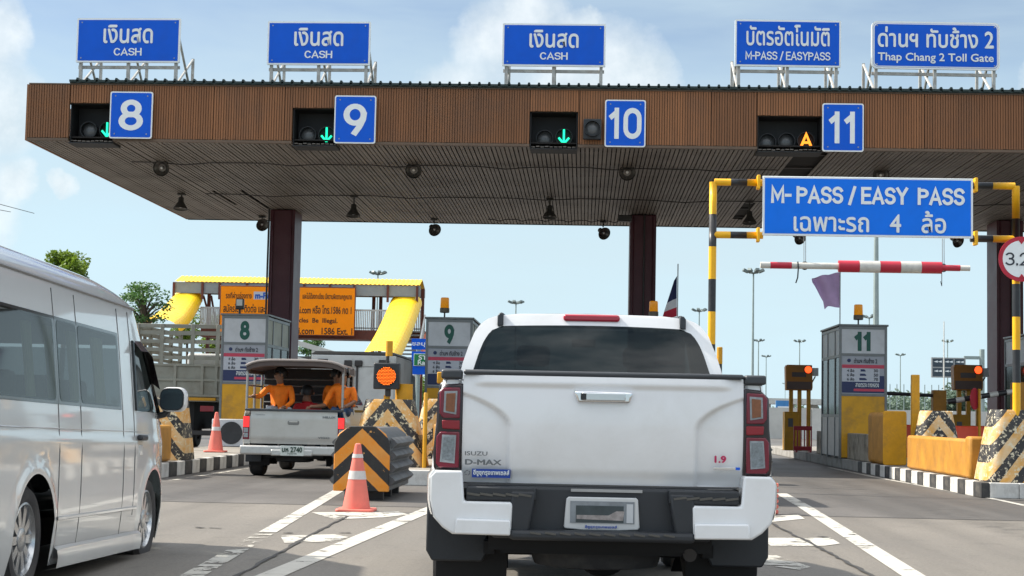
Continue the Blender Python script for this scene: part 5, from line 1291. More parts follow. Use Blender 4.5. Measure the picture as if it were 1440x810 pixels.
# lamps
for s in (-1, 1):
    def lx(px): return s * (846 - px) / 254.2 * 1.0 if True else 0
    o = 846; e = empty('tail_lamp', (0, 0, 0)); e.parent = pk; sx = s
    def P(px, py): return (sx * (846 - px) / 254.2 * (1 if True else 1), uz(py))
    MB().prism([P(649.5, 543), P(626, 545), P(614, 556), P(613, 600), P(609, 640), P(611, 664), P(649.5, 665)], -.014, .05, 'xz').build('lamp_body', mat('lamp_smoke', (.02, .012, .015), .25, coat=.2), e, bevel=.012)
    def blk(pts, y0, y1, m, nm, bv=.006): return MB().prism([P(*q) for q in pts], y0, y1, 'xz').build(nm, m, e, bevel=bv)
    blk([(646, 549), (622, 550), (617, 557), (617.5, 585), (622, 592), (646, 592)], -.030, -.015, deep_red, 'upper_lens')
    blk([(642, 554), (624, 555), (623, 584), (641, 587)], -.034, -.031, clear_lens, 'upper_border', .002); blk([(639.5, 557), (626.5, 558), (626, 582), (638.5, 584)], -.038, -.035, orange_lens, 'turn_lens', .002)
    blk([(646, 595), (621, 595), (622, 607), (646, 608)], -.026, -.015, red_lens, 'middle_lens')
    blk([(646, 611), (619, 611), (614, 618), (614, 655), (618, 661), (646, 661)], -.030, -.015, deep_red, 'lower_lens')
    blk([(641.5, 615.5), (622, 615.5), (619.5, 653), (640, 655)], -.034, -.031, clear_lens, 'lower_border', .002); blk([(639, 618), (624, 618), (622.5, 650), (638, 652)], -.038, -.035, mat('reverse_lens', (.17, .20, .22), .15, var=.45, vs=50, coat=.6), 'reverse_lens', .002)
    # bumper corner
    MB().prism([P(652, 664), P(614, 664), P(607, 672), P(607.5, 705), P(613, 728), P(626, 742), P(640, 751), P(721, 752), P(722.5, 708), P(719, 705.5), P(655.5, 705.5)], -.12, .05, 'xz').build('bumper_corner', white_car, pk, bevel=.013, seg=3)
    MB().prism([P(645, 729), P(720, 730), P(720, 751), P(643, 750)], -.155, -.115, 'xz').build('bumper_lip', white_car, pk, bevel=.009, seg=2)
    rows = []
    for a_, b_ in ((614, 664), (608.5, 670), (607, 676), (607, 690), (607.5, 705), (609.5, 717), (612, 725)):
        x, z = P(a_, b_); rows.append([(x, -.115, z), (x + sx * .012, -.06, z), (x + sx * .024, .08, z), (x + sx * .024, .30, z + .02), (x + sx * .02, .52, z + .03)])
    MB().grid(rows).build('bumper_side', white_car, pk)
    # step pad
    MB().box(min(sx * .74, sx * .36), max(sx * .74, sx * .36), -.11, .1, uz(704.5), uz(685)).build('step_pad', plastic, pk, bevel=.01)
    for k in range(5): MB().box(-.035, .035, -.006, .004, -.006, .006, 0, Matrix.Translation((sx * (.42 + k * .07), -.112, uz(696))) @ Matrix.Rotation(R(-8 * sx), 4, 'Y')).build('tread_bar', mat('tread_worn', (.085, .08, .07), .5), pk)
    # mud flap, wheels
    MB().prism([(sx * .985, .72), (sx * .985, .40), (sx * .95, .34), (sx * .66, .34), (sx * .63, .40), (sx * .63, .66)], .46, .485, 'xz').build('mud_flap', plastic, pk, bevel=.01)
    for ya in (1.05, 4.2): wheel(pk, (sx * .82, ya, .395), .395, .27, sx, 6, .6)
    # cab side mirrors
    MB().prism(rrect(.16, .20, .05, 5, sx * 1.005, 1.33), 3.32, 3.42, 'xz').build('mirror_shell', black_paint, pk, bevel=.03); MB().tube([(sx * .86, 3.36, 1.25), (sx * .96, 3.36, 1.27)], .03, 8).build('mirror_arm', black_paint, pk)
    MB().tube([(sx * .55, .75, 1.416), (sx * .55, .76, 1.416)], .001, 4)
liners(pk, PA, .52, .93)
# centre of the rear bumper
MB().box(-.60, .60, -.03, .12, uz(757), uz(684)).build('bumper_core', plastic, pk, bevel=.02)
MB().box(-.50, .50, -.15, -.02, uz(757), uz(743)).build('step_lip', plastic, pk, bevel=.02)
for s in (-1, 1): MB().prism([(s * .36, uz(690)), (s * .50, uz(690)), (s * .50, uz(757)), (s * .40, uz(757))], -.115, -.032, 'xz').build('step_cheek', plastic, pk, bevel=.015)
for k in range(10): MB().box(-.03, .03, -.004, .004, -.005, .005, 0, Matrix.Translation((-.36 + k * .08, -.152, uz(747))) @ Matrix.Rotation(R(8), 4, 'Y')).build('tread_bar', MATS['tread_worn'], pk)
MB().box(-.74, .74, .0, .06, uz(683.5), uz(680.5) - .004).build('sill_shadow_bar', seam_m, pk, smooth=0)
MB().box(-.17, .22, -.045, -.031, uz(690.5), uz(686.5)).build('plate_lamp', alu, pk, smooth=0)
# plate
pf = MB().prism([(ux(795), uz(741)), (ux(793.5), uz(738)), (ux(796.5), uz(700)), (ux(800), uz(697.5)), (ux(893), uz(697.5)), (ux(896), uz(700)), (ux(898.5), uz(738)), (ux(896), uz(741.5)), (ux(870), uz(743)), (ux(820), uz(743))], -.062, -.034, 'xz').build('plate_frame', mat('plate_frame_white', (.55, .56, .56), .3, coat=.4), pk, bevel=.006)
MB().box(ux(802), ux(891), -.066, -.0635, uz(733), uz(703)).build('plate_glass', mat('plate_grey', (.20, .22, .24), .25, var=.4, vs=9), pf, smooth=0)
MB().box(ux(810), ux(876), -.069, -.0665, uz(732), uz(709)).build('dark_field', mat('plate_dark', (.045, .06, .065), .4, var=.3, vs=12), pf, smooth=0)
MB().prism([(ux(811), uz(727.5)), (ux(875), uz(729)), (ux(877), uz(716)), (ux(866), uz(716)), (ux(855), uz(722)), (ux(811), uz(722))], -.0715, -.0695, 'xz').build('worn_patch', mat('plate_patch', (.30, .27, .26), .5, var=.4, vs=30), pf, smooth=0)
MB().box(ux(880), ux(889), -.070, -.067, uz(732), uz(706)).build('side_field', mat('plate_pale', (.52, .54, .56), .35), pf, smooth=0)
text('frame_text', 'อีซูซุกรุงเทพเซลส์', mat('logo_blue', (0, 0, 0)), pf, ux(845), -.065, uz(738.3), 44 / 254, 5 / 254, .02)
# underbody
MB().box(-.55, .55, .15, 4.6, .42, .60).build('chassis', liner, pk, smooth=0); MB().box(-.62, .62, .12, .2, .44, uz(754)).build('lower_valance', liner, pk, smooth=0)
MB().lathe([(.30, -.11), (.36, -.10), (.375, -.06), (.375, .06), (.36, .10), (.30, .11)], 36, 0, Matrix.Translation((.0, .62, .43))).build('spare_wheel', rubber, pk)
MB().lathe([(.05, -.16), (.15, -.12), (.17, 0), (.15, .12), (.05, .16)], 20, 0, Matrix.Translation((.06, 1.05, .38)) @ T).build('differential', liner, pk); MB().tube([(-.75, 1.05, .395), (.75, 1.05, .395)], .06, 12).build('rear_axle', liner, pk)
MB().tube([(.52, .9, .50), (.52, .35, .47), (.50, .12, .43)], .038, 14).build('exhaust_pipe', dark_metal, pk)
for s in (-1, 1): MB().box(s * .62 - .03, s * .62 + .03, .3, 1.8, .40, .47).build('leaf_spring', liner, pk, smooth=0)
# cab
CB = 1.66
CABW = [(1.30, .872), (1.42, .866), (1.51, .848), (1.62, .815), (1.735, .772), (1.79, .73), (1.82, .69), (1.842, .63), (1.858, .48), (1.866, 0)]
def cabx(z): return interp(CABW, z)
def caby0(z): return CB + .20 * max(0, (z - 1.34) / .5) ** 1.3            # rear leans forward
def caby1(z): return 3.98 - (z - 1.30) * 1.55
def ring(y, zs=None):
    zz = [1.30, 1.36, 1.44, 1.51, 1.57, 1.62, 1.68, 1.735, 1.77, 1.80, 1.82, 1.842, 1.856]
    R1 = [(cabx(z), z) for z in zz] + [(.40, 1.860), (.25, 1.864), (.12, 1.866), (0, 1.867)]
    return R1
prof = ring(0); full = [(-x, z) for x, z in prof] + [(x, z) for x, z in prof[::-1][1:]]
rows = []
for i in range(25):
    f = i / 24; rows.append([(x * (1 if 0 < i < 24 else .995), caby0(z) + (max(caby0(z) + .3, caby1(z)) - caby0(z)) * f, z) for x, z in full])
mb = MB(); mb.grid(rows, 0, lambda i, j: False)
cab = mb.build('cab', white_car, pk, smooth=50)
# rear wall: white frame round the glass
def rearwall(x, z): return (x, caby0(z) - .002 - .02 * (1 - (x / .8) ** 2), z)
GW = [(1.38, .80), (1.47, .78), (1.60, .742), (1.68, .712), (1.745, .672), (1.772, .635), (1.784, .59)]
fr_ = MB(); strip = lambda zs, f0, f1, n: fr_.grid([[rearwall(f0(z) + (f1(z) - f0(z)) * q / n, z) for q in range(n + 1)] for z in zs])
strip([1.30, 1.34, 1.40], lambda z: -cabx(z), lambda z: cabx(z), 24); strip([1.765, 1.785, 1.80, 1.82, 1.842, 1.858, 1.864], lambda z: -cabx(z), lambda z: cabx(z), 24)
zs_ = [1.40 + .365 * q / 10 for q in range(11)]
strip(zs_, lambda z: -cabx(z), lambda z: -(interp(GW, z) - .03), 4); strip(zs_, lambda z: interp(GW, z) - .03, lambda z: cabx(z), 4)
fr_.build('rear_frame', white_car, cab, smooth=60)
rows = []
for k in range(15):
    z = 1.38 + (1.784 - 1.38) * k / 14; w_ = interp(GW, z); rows.append([tuple(Vector(rearwall(-w_ + 2 * w_ * q / 24, z)) + Vector((0, -.008, -.012 * (q / 12 - 1) ** 2))) for q in range(25)])
MB().grid(rows).build('rear_window', glassmat('pickup_glass', (.010, .014, .015), .025, .02), cab, smooth=60)
for s in (-1, 1):
    MB().tube([(s * .60, caby0(1.84) + .03, 1.845), (s * .60, 2.4, 1.868), (s * .60, 3.1, 1.852)], .022, 8).build('roof_rail', trim, cab)
    MB().prism([(s * .585, 1.775), (s * .625, 1.770), (s * .625, 1.838), (s * .61, 1.858), (s * .585, 1.858)], caby0(1.80) - .045, caby0(1.84) + .12, 'xz').build('rail_end', trim, cab, bevel=.006)
    wr = []
    for k in range(9):
        z = 1.37 + .40 * k / 8; x = cabx(z) + .004; wr.append([(s * x, y, z) for y in [caby0(z) + .32 + (caby1(z) - .12 - caby0(z) - .32) * q / 8 for q in range(9)]])
    MB().grid(wr).build('side_window', dark_glass, cab)
bz_ = 1.845
MB().prism(rrect(.375, .046, .02, 5, 0, 1.836), caby0(1.83) - .045, caby0(1.85) + .06, 'xz').build('brake_light', mat('brake_light_red', (.42, .008, .03), .18, coat=.6, var=.05), cab, bevel=.012)
MB().grid([[(x, 3.98 + (.0) - 0 + (0 if z == 1.30 else 0), z) for x in (-.8, 0, .8)] for z in (1.2, 1.3)]).build('cowl', trim, pk)
MB().grid([[(x * (1 - .1 * k / 6), 3.95 + 1.15 * k / 6, 1.31 - .12 * (k / 6) ** 2 + .05 * (1 - (x / .85) ** 2)) for x in [-.86 + 1.72 * q / 12 for q in range(13)]] for k in range(7)]).build('bonnet', white_car, pk)
MB().box(-.85, .85, 4.95, 5.12, .45, 1.12).build('front_end', trim, pk, bevel=.05)
MB().grid([[(x * cabx(z) * .98, caby1(z) + .006, z) for x in (-1, -.5, 0, .5, 1)] for z in (1.32, 1.5, 1.7, 1.82)]).build('windscreen', glassmat('clear_screen', (.02, .025, .025), .6, .03), cab)
dash = mat('cab_interior', (.05, .05, .055), .8)
for x in (-.38, .38):
    MB().box(x - .24, x + .24, 2.6, 2.75, .9, 1.50).build('seat_back', dash, cab, bevel=.06); MB().box(x - .12, x + .12, 2.62, 2.72, 1.53, 1.68).build('headrest', dash, cab, bevel=.04)
for x in (-.42, 0, .42): MB().box(x - .11, x + .11, 1.98, 2.06, 1.36, 1.49).build('headrest', dash, cab, bevel=.03)
MB().box(-.09, .09, 3.28, 3.31, 1.70, 1.76).build('inner_mirror', dash, cab, bevel=.01); MB().box(-.8, .8, 3.3, 3.8, 1.05, 1.30).build('dashboard', dash, cab, bevel=.05)

# ---------------------------------------------------------------- silver pickup with passengers
HY = 28.1; HX = at(413, 600, HY).x; hk = empty('pickup_truck', (HX, HY, 0), R(.8))
tag(hk, 'silver pickup with roofed bed and orange shirted passengers', 'pickup truck')
def hu(px): return (px - 413) * HY / FPX
def hv(py): return CAMZ - (py - 573.9) * HY / FPX
HA = [(.95, .35, .42), (4.0, .35, .42)]
HP = [(.36, .84), (.60, .885), (.90, .895), (1.05, .88), (1.16, .86)]
def hxx(y, z):
    x = interp(HP, z)
    if y < .06: x -= .03 * (1 - y / .06)
    if y > 4.2: x -= .2 * ((y - 4.2) / .8) ** 2
    return x
mb = MB()
for s in (-1, 1):
    rows = []
    for i in range(101):
        y = .02 + 4.95 * i / 100; zb = arch_bottom(y, .46, HA); zt = 1.15 if y < 1.55 else (1.10 if y < 3.9 else 1.08 - .2 * ((y - 3.9) / 1.05) ** 2)
        rows.append([(s * hxx(y, zb + (zt - zb) * j / 10), y, zb + (zt - zb) * j / 10) for j in range(11)])
    mb.grid(rows)
mb.build('body_side', silver_pk, hk, smooth=40)
tz0, tz1 = hv(624.5), hv(579)
nx, nz = 40, 16; tgw = hu(474.5)
mb = MB(); f_ = lambda x, z: .006 * smooth01((z - (tz1 - .09)) / .03) + .02 * smooth01((tz0 + .10 - z) / .08) + .01 * (abs(x) / tgw) ** 6
mb.grid([[(-tgw + 2 * tgw * i / nx, f_(-tgw + 2 * tgw * i / nx, tz0 + (tz1 - tz0) * j / nz), tz0 + (tz1 - tz0) * j / nz) for i in range(nx + 1)] for j in range(nz + 1)])
htg = mb.build('tailgate', silver_pk, hk, smooth=60)
MB().box(-tgw - .1, tgw + .1, -.02, .06, tz1 + .002, tz1 + .045).build('tailgate_cap', trim, hk, bevel=.01)
MB().prism(rrect(.20, .075, .03, 4, hu(412.5), hv(594.5)), -.012, .0, 'xz').build('tailgate_handle', mat('handle_grey', (.22, .22, .21), .4, .4), htg, bevel=.01)
MB().prism(rrect(.15, .03, .012, 4, hu(412.5), hv(593)), -.022, -.013, 'xz').build('handle_grip', silver_pk, htg, bevel=.005)
text('badge', 'HILUX', badge, htg, hu(463), -.004, hv(586), 18 * HY / FPX, 3 * HY / FPX, .02); text('badge', 'VIGO', badge, htg, hu(456), -.004, hv(615), 16 * HY / FPX, 2.6 * HY / FPX, .02); text('badge', 'TOYOTA', badge, htg, hu(365), -.004, hv(584), 13 * HY / FPX, 2 * HY / FPX, 0)
for s in (-1, 1):
    e = empty('tail_lamp', (0, 0, 0)); e.parent = hk
    def Q(a, b, za, zb, y0, y1, m, nm): MB().box(min(s * a, s * b), max(s * a, s * b), y0, y1, za, zb).build(nm, m, e, bevel=.006)
    Q(tgw + .012, .878, hv(619), hv(586), -.01, .05, deep_red, 'lamp_body'); Q(tgw + .02, .872, hv(601.5), hv(587), -.018, -.011, lit_red, 'brake_lens')
    Q(tgw + .035, .862, hv(609), hv(603), -.018, -.011, clear_lens, 'turn_lens'); Q(tgw + .035, .862, hv(616), hv(610), -.018, -.011, clear_lens, 'reverse_lens')
    for ya in (.95, 4.0): wheel(hk, (s * .76, ya, .355), .355, .24, s, 6, .58)
    MB().box(min(s * .9, s * .62), max(s * .9, s * .62), .42, .44, .25, .52).build('mud_flap', plastic, hk, bevel=.01)
    MB().box(min(s * .86, s * tgw), max(s * .86, s * tgw), .0, .03, hv(625), hv(586)).build('rear_corner', silver_pk, hk)
    MB().grid([[(s * .78, y, .66), (s * .78, y, 1.15)] for y in (.05, 1.5)]).build('bed_wall', silver_pk, hk)
liners(hk, HA, .5, .86)
MB().box(-.80, .80, .05, 1.5, .62, .66).build('bed_floor', plastic, hk, smooth=0)
MB().box(-.90, .90, -.14, .02, hv(640), hv(627)).build('bumper', mat('bumper_silver', (.55, .55, .53), .3, .5, dirt=.3, ds=3), hk, bevel=.03, seg=3)
MB().box(-.36, .36, -.16, -.02, hv(641), hv(632)).build('bumper_step', MATS['bumper_silver'], hk, bevel=.02)
npl = MB().box(hu(397.5), hu(430.5), -.172, -.162, hv(640.5), hv(626.5)).build('number_plate', mat('plate_white', (.62, .66, .62), .4), hk, bevel=.003)
text('plate_text', 'บห 2740', mat('plate_green', (.02, .06, .04), .5), npl, hu(414), -.175, hv(632), 28 * HY / FPX, 7 * HY / FPX, .03); text('plate_text', 'กรุงเทพ', MATS['plate_green'], npl, hu(414), -.175, hv(638.2), 13 * HY / FPX, 3 * HY / FPX, 0)
MB().box(-.5, .5, .1, 4.4, .34, .5).build('chassis', liner, hk, smooth=0); MB().tube([(-.7, .95, .36), (.7, .95, .36)], .06, 10).build('rear_axle', liner, hk)
MB().lathe([(.25, -.1), (.33, -.08), (.33, .08), (.25, .1)], 28, 0, Matrix.Translation((-.05, .55, .36))).build('spare_wheel', rubber, hk)
# cab
pr = [(1.08, .82), (1.25, .80), (1.45, .72), (1.62, .64), (1.70, .55), (1.73, 0)]
full = [(-x, z) for z, x in pr] + [(x, z) for z, x in pr[::-1][1:]]
rows = [[(x, 1.56 + .1 * (z - 1.08) + (3.65 - 1.3 * (z - 1.08) - 1.56 - .1 * (z - 1.08)) * f, z) for x, z in full] for f in [k / 10 for k in range(11)]]
hc = MB(); hc.grid(rows); hc = hc.build('cab', silver_pk, hk, smooth=50)
MB().grid([[(x * w_, 1.553 + .1 * (z - 1.08), z) for x in (-1, 0, 1)] for z, w_ in ((1.08, .80), (1.25, .78), (1.45, .70), (1.66, .58))]).build('rear_wall', silver_pk, hc); MB().grid([[(x * w_, 1.545 + .1 * (z - 1.08), z) for x in (-1, 0, 1)] for z, w_ in ((1.18, .72), (1.40, .66), (1.62, .56))]).build('rear_window', dark_glass, hc)
for s in (-1, 1): MB().grid([[(s * (interp(pr, z) + .004), y, z) for y in (1.85, 2.4, 2.9, 3.5 - 1.3 * (z - 1.14))] for z in (1.14, 1.3, 1.45, 1.6)]).build('side_window', dark_glass, hc)
MB().grid([[(x * (.84 - .06 * k / 4), 3.6 + 1.35 * k / 4, 1.11 - .1 * (k / 4) ** 2 + .04 * (1 - x * x)) for x in [-1 + q / 4 for q in range(9)]] for k in range(5)]).build('bonnet', silver_pk, hk)
MB().box(-.8, .8, 4.85, 5.0, .45, .98).build('front_end', trim, hk, bevel=.05)
# bed roof on a frame
roof_in = mat('bed_roof_brown', (.085, .062, .055), .6, var=.15, dirt=.2); rail_s = mat('bed_rail_silver', (.36, .36, .35), .4, .7, var=.1)
ht = hv(505.5); rows = []
for y in (-.02, .05, .6, 1.2, 1.62):
    rows.append([(x, y, ht - .10 * (abs(x) / .85) ** 5 - .01) for x in [-.85 + 1.70 * k / 16 for k in range(17)]])
hr = MB(); hr.grid(rows); hr.grid([[(a, b, c - .10) for a, b, c in r_] for r_ in rows]); hr.grid([rows[0], [(a, b, c - .10) for a, b, c in rows[0]]])
hr = hr.build('bed_roof', roof_in, hk, smooth=50)
MB().tube([(x, -.03, ht - .10 * (abs(x) / .85) ** 5 - .012) for x in [-.855 + 1.71 * k / 16 for k in range(17)]], .022, 8).build('roof_lip', mat('roof_lip_pale', (.30, .26, .24), .5), hr)
for s in (-1, 1):
    for y in (.02, .72, 1.4): MB().tube([(s * .83, y, 1.16), (s * .83, y, 1.4), (s * .83, y, ht - .1)], .022, 8).build('roof_post', rail_s, hk)
    MB().box(min(s * .80, s * .845), max(s * .80, s * .845), .0, 1.6, ht - .24, ht - .125).build('side_valance', roof_in, hk, bevel=.01)
    for z in (1.38, 1.58, 1.80): MB().tube([(s * .83, .02, z), (s * .83, 1.4, z)], .016, 8).build('side_rail', rail_s, hk)
    MB().box(min(s * .78, s * .42), max(s * .78, s * .42), .15, 1.45, 1.0, 1.04).build('bench', trim, hk, smooth=0)
for z in (1.3, 1.45, 1.6, 1.72): MB().tube([(-.8, 1.48, z), (.8, 1.48, z)], .018, 6).build('front_rail', rail_s, hk)

bulk = mat('bed_bulkhead_dark', (.028, .026, .026), .7, var=.3)
MB().box(-.80, .80, 1.495, 1.53, 1.16, ht - .12).build('bulkhead', bulk, hk, smooth=0)
# ---------------------------------------------------------------- people
skin_m = mat('skin_brown', (.24, .125, .075), .55, var=.08); hair_m = mat('black_hair', (.010, .009, .009), .55, var=.3)
def person(label, loc, rz, J, edges, mats_, seg, hair=True, headtilt=(0, 0), fingers=(), hat=None):
    """one continuous skinned body; J: joint -> (x, y, z, radius); seg: edge index -> material"""
    names = list(J); me = bpy.data.meshes.new('body'); me.from_pydata([J[n][:3] for n in names], [(names.index(a), names.index(b)) for a, b, _ in edges], [])
    o = bpy.data.objects.new('body_tmp', me); COL.objects.link(o)
    m = o.modifiers.new('skin', 'SKIN'); m.use_smooth_shade = True; m.branch_smoothing = .6
    sv = me.skin_vertices[0].data
    for i, n in enumerate(names): r_ = J[n][3]; sv[i].radius = (r_, r_ * (J[n][4] if len(J[n]) > 4 else 1)); sv[i].use_root = (i == 0)
    u = o.modifiers.new('sub', 'SUBSURF'); u.levels = 2; u.render_levels = 2
    dg = bpy.context.evaluated_depsgraph_get(); dg.update(); bm_ = bpy.data.meshes.new_from_object(o.evaluated_get(dg)); bpy.data.objects.remove(o)
    S = [(Vector(J[a][:3]), Vector(J[b][:3]), mi) for a, b, mi in edges]
    bm_.materials.clear()
    for q in mats_: bm_.materials.append(q)
    for pl in bm_.polygons:
        c = pl.center; best = (9, 0)
        for a, b, mi in S:
            t = max(0, min(1, (c - a).dot(b - a) / (b - a).length_squared)); d = (a + (b - a) * t - c).length
            if d < best[0]: best = (d, mi)
        pl.material_index = best[1]; pl.use_smooth = True
    bmx = bmesh.new(); bmx.from_mesh(bm_); fm = MB()
    for hnd, tip in fingers:                         # five fingers rooted in the palm
        h0 = Vector(J[hnd][:3]); d = Vector(tip).normalized(); sd = d.cross(Vector((0, 0, 1))).normalized()
        for k, (off, ln) in enumerate(((-.030, .060), (-.010, .075), (.010, .080), (.028, .070))):
            fm.tube([h0 + sd * off, h0 + sd * off * 1.1 + d * ln * .55, h0 + sd * off * 1.1 + d * ln * .9 + Vector((0, 0, -.03))], [.0105, .009, .007], 6)
        fm.tube([h0 - d * .03 + sd * -.02, h0 + sd * -.062 + d * .01, h0 + sd * -.066 + d * .04], [.011, .010, .008], 6)
    off = len(bmx.verts); vs = [bmx.verts.new(v) for v in fm.v]
    for f in fm.f:
        try: q = bmx.faces.new([vs[i] for i in f]); q.material_index = 1; q.smooth = True
        except ValueError: pass
    bmx.to_mesh(bm_); bmx.free()
    bm_.name = 'body'; r = place('person', bm_, None, loc, (0, 0, rz))
    hd = Vector(J['head2'][:3]); fd = (Vector(J['nose'][:3]) - hd); fd.z = 0; fd.normalize(); sd = Vector((fd.y, -fd.x, 0))
    hb = MB(); rr = random.Random(5)
    rows = []
    for i in range(9):
        ph = math.pi * .5 * i / 8 * 1.25
        rows.append([])
        for k in range(21):
            th = 2 * math.pi * k / 20; back = -math.cos(th); low_ = (1 if back > -.35 else .62); p_ = ph * low_
            jig = 1 + .05 * math.sin(k * 5.1 + i * 2.3)
            v = fd * (math.cos(th) * math.sin(p_) * .124 * jig - .014) + sd * (math.sin(th) * math.sin(p_) * .112 * jig) + Vector((0, 0, math.cos(p_) * .130 * jig + .022))
            rows[-1].append(hd + v)
    if hair: hb.grid(rows).build('hair', hair_m, r, smooth=80)
    for s in (-1, 1):
        MB().lathe([(0, -.011), (.009, -.006), (.011, 0), (.009, .006), (0, .011)], 10, 0, Matrix.Translation(hd + fd * .102 + sd * s * .038 + Vector((0, 0, .012)))).build('eye', mat('eye_dark', (.02, .015, .012), .2), r)
        MB().lathe([(0, -.03), (.02, -.02), (.024, 0), (.02, .02), (0, .03)], 10, 0, Matrix.Translation(hd + sd * s * .110 + Vector((0, 0, 0)))).build('ear', skin_m, r)
    MB().tube([hd + fd * .10 + sd * s_ + Vector((0, 0, -.062)) for s_ in (-.025, 0, .025)], .007, 6).build('mouth', mat('lip', (.16, .06, .05), .5), r)
    return tag(r, label, 'person', 'passengers in the bed of the silver pickup')
orange_cl = mat('orange_shirt', (.95, .21, .006), .75, var=.25, vs=7, bump=1.0, bs=11); red_cl = mat('red_shirt', hx('c01420', .85), .75, var=.12, vs=9, bump=.3, bs=14)
grey_cl = mat('pale_trousers', hx('aeb6bc', .8), .8, var=.12, vs=8); blue_cl = mat('blue_trousers', hx('3f5f86', .8), .8, var=.12, vs=8)
def seated(lean=(0, 0), turn=0, larm=None, rarm=None, knee=.42, spread=.14):
    a = math.radians(turn); c_, s_ = math.cos(a), math.sin(a)
    lx_, ly_ = lean
    J = {'pelvis': (0, 0, .10, .145, .85), 'belly': (lx_ * .3, ly_ * .3, .28, .15, .85), 'chest': (lx_ * .7, ly_ * .7, .45, .17, .8), 'neck': (lx_, ly_, .595, .066), 'jaw': (lx_ + s_ * .016, ly_ - c_ * .016, .665, .078), 'head2': (lx_ + s_ * .01, ly_ - c_ * .01, .745, .108), 'crown': (lx_, ly_, .815, .088),
         'nose': (lx_ + s_ * .122, ly_ - c_ * .122, .73, .016)}
    for nm, sx, arm in (('l', -1, larm), ('r', 1, rarm)):
        J[nm + 'sh'] = (lx_ + sx * .185, ly_ + .01, .535, .07); e, w, h = arm or ((sx * .27, -.10, .30), (sx * .20, -.32, .22), (sx * .18, -.40, .21))
        J[nm + 'el'] = (*e, .05); J[nm + 'wr'] = (*w, .034); J[nm + 'ha'] = (*h, .036)
        J[nm + 'hip'] = (sx * .10, -.03, .09, .10); J[nm + 'kn'] = (sx * spread, -knee, .15, .068); J[nm + 'an'] = (sx * spread, -knee - .03, -.26, .045); J[nm + 'to'] = (sx * spread, -knee - .16, -.31, .04)
    return J
def bedges(sleeve_long):
    E = [('pelvis', 'belly', 0), ('belly', 'chest', 0), ('chest', 'neck', 0), ('neck', 'jaw', 1), ('jaw', 'head2', 1), ('head2', 'crown', 1), ('head2', 'nose', 1)]
    for n in 'lr': E += [('chest', n + 'sh', 0), (n + 'sh', n + 'el', 0), (n + 'el', n + 'wr', 0 if sleeve_long else 1), (n + 'wr', n + 'ha', 1), ('pelvis', n + 'hip', 2), (n + 'hip', n + 'kn', 2), (n + 'kn', n + 'an', 2), (n + 'an', n + 'to', 3)]
    return E
shoe = mat('dark_shoe', (.03, .03, .035), .6)
def hp(px, y, z): return Vector((HX + hu(px), HY + y, z))
# rz turns the seated figure (which faces -y) inward
J = seated((.02, -.04), -75, ((-.34, -.16, .36), (-.42, -.34, .36), (-.46, -.40, .37)), ((.24, -.16, .28), (.10, -.34, .18), (.06, -.41, .17)), .34, .18)
person('person in long sleeved orange shirt and pale trousers, left side of pickup bed', hp(381, .62, 1.03), R(12), J, bedges(True), [orange_cl, skin_m, grey_cl, shoe], None, fingers=(('lha', (-1, -.4, 0)), ('rha', (-.3, -1, 0))))
J = seated((-.05, .05), 20, None, None, .36, .12)
person('person in orange shirt, inner of the two on the right of the bed', hp(459, .95, 1.05), R(160), J, bedges(True), [orange_cl, skin_m, blue_cl, shoe], None, fingers=(('lha', (0, -1, 0)), ('rha', (0, -1, 0))))
J = seated((.03, -.10), 30, ((-.27, -.18, .22), (-.36, -.44, .20), (-.40, -.52, .20)), None, .2, .1)
person('person in orange shirt resting a hand on the tailgate, right corner', hp(476, .50, 1.03), R(-14), J, bedges(False), [orange_cl, skin_m, blue_cl, shoe], None, fingers=(('lha', (-.5, -1, -.3)), ('rha', (0, -1, 0))))
J = seated((0, .0), 10, None, None, .36, .12)
person('person in red shirt sitting low in the middle of the bed', hp(419, .85, .72), R(175), J, bedges(False), [red_cl, skin_m, blue_cl, shoe], None, fingers=(('lha', (0, -1, 0)), ('rha', (0, -1, 0))))

# ---------------------------------------------------------------- white box truck ahead
TY = 37.0; tk = empty('box_truck', (at(496, 560, TY).x, TY, 0)); bw = .97; bt = at(507, 494.5, TY).z
box_w = mat('truck_box_white', hx('d2d4d2', .8), .5, var=.06, dirt=.35, ds=1.2)
MB().box(-bw, bw, 0, 3.6, .62, bt - .08).build('box_body', box_w, tk, bevel=.03)
MB().prism([(-bw - .02, bt - .075), (bw + .02, bt - .075), (bw - .1, bt), (-bw + .1, bt)], .0, 3.62, 'xz').build('roof_edge', mat('truck_edge_dark', (.07, .065, .06), .5), tk, bevel=.02)
for s in (-1, 1):
    MB().box(min(s * .03, s * (bw - .04)), max(s * .03, s * (bw - .04)), -.03, -.002, .66, bt - .36).build('rear_door', box_w, tk, bevel=.01); MB().box(min(s * .03, s * (bw - .04)), max(s * .03, s * (bw - .04)), -.025, -.002, bt - .33, bt - .17).build('header_panel', box_w, tk, smooth=0)
    MB().tube([(s * .09, -.045, .66), (s * .09, -.045, bt - .2)], .025, 8).build('lock_bar', dark_metal, tk)
    MB().box(s * .12 - .09, s * .12 + .09, -.08, -.03, bt - .34, bt - .2).build('bracket', dark_metal, tk, bevel=.02); MB().box(s * .70 - .12, s * .70 + .12, -.08, -.03, bt - .30, bt - .18).build('top_lamp', dark_metal, tk, bevel=.02)
    MB().box(min(s * .55, s * .95), max(s * .55, s * .95), -.05, .0, .48, .60).build('tail_lamp', red_lens, tk)
    for ya in (.9, 4.3): wheel(tk, (s * .82, ya, .38), .38, .24, s, 5, .55)
MB().box(-.95, .95, .05, 5.2, .42, .6).build('chassis', liner, tk, smooth=0)
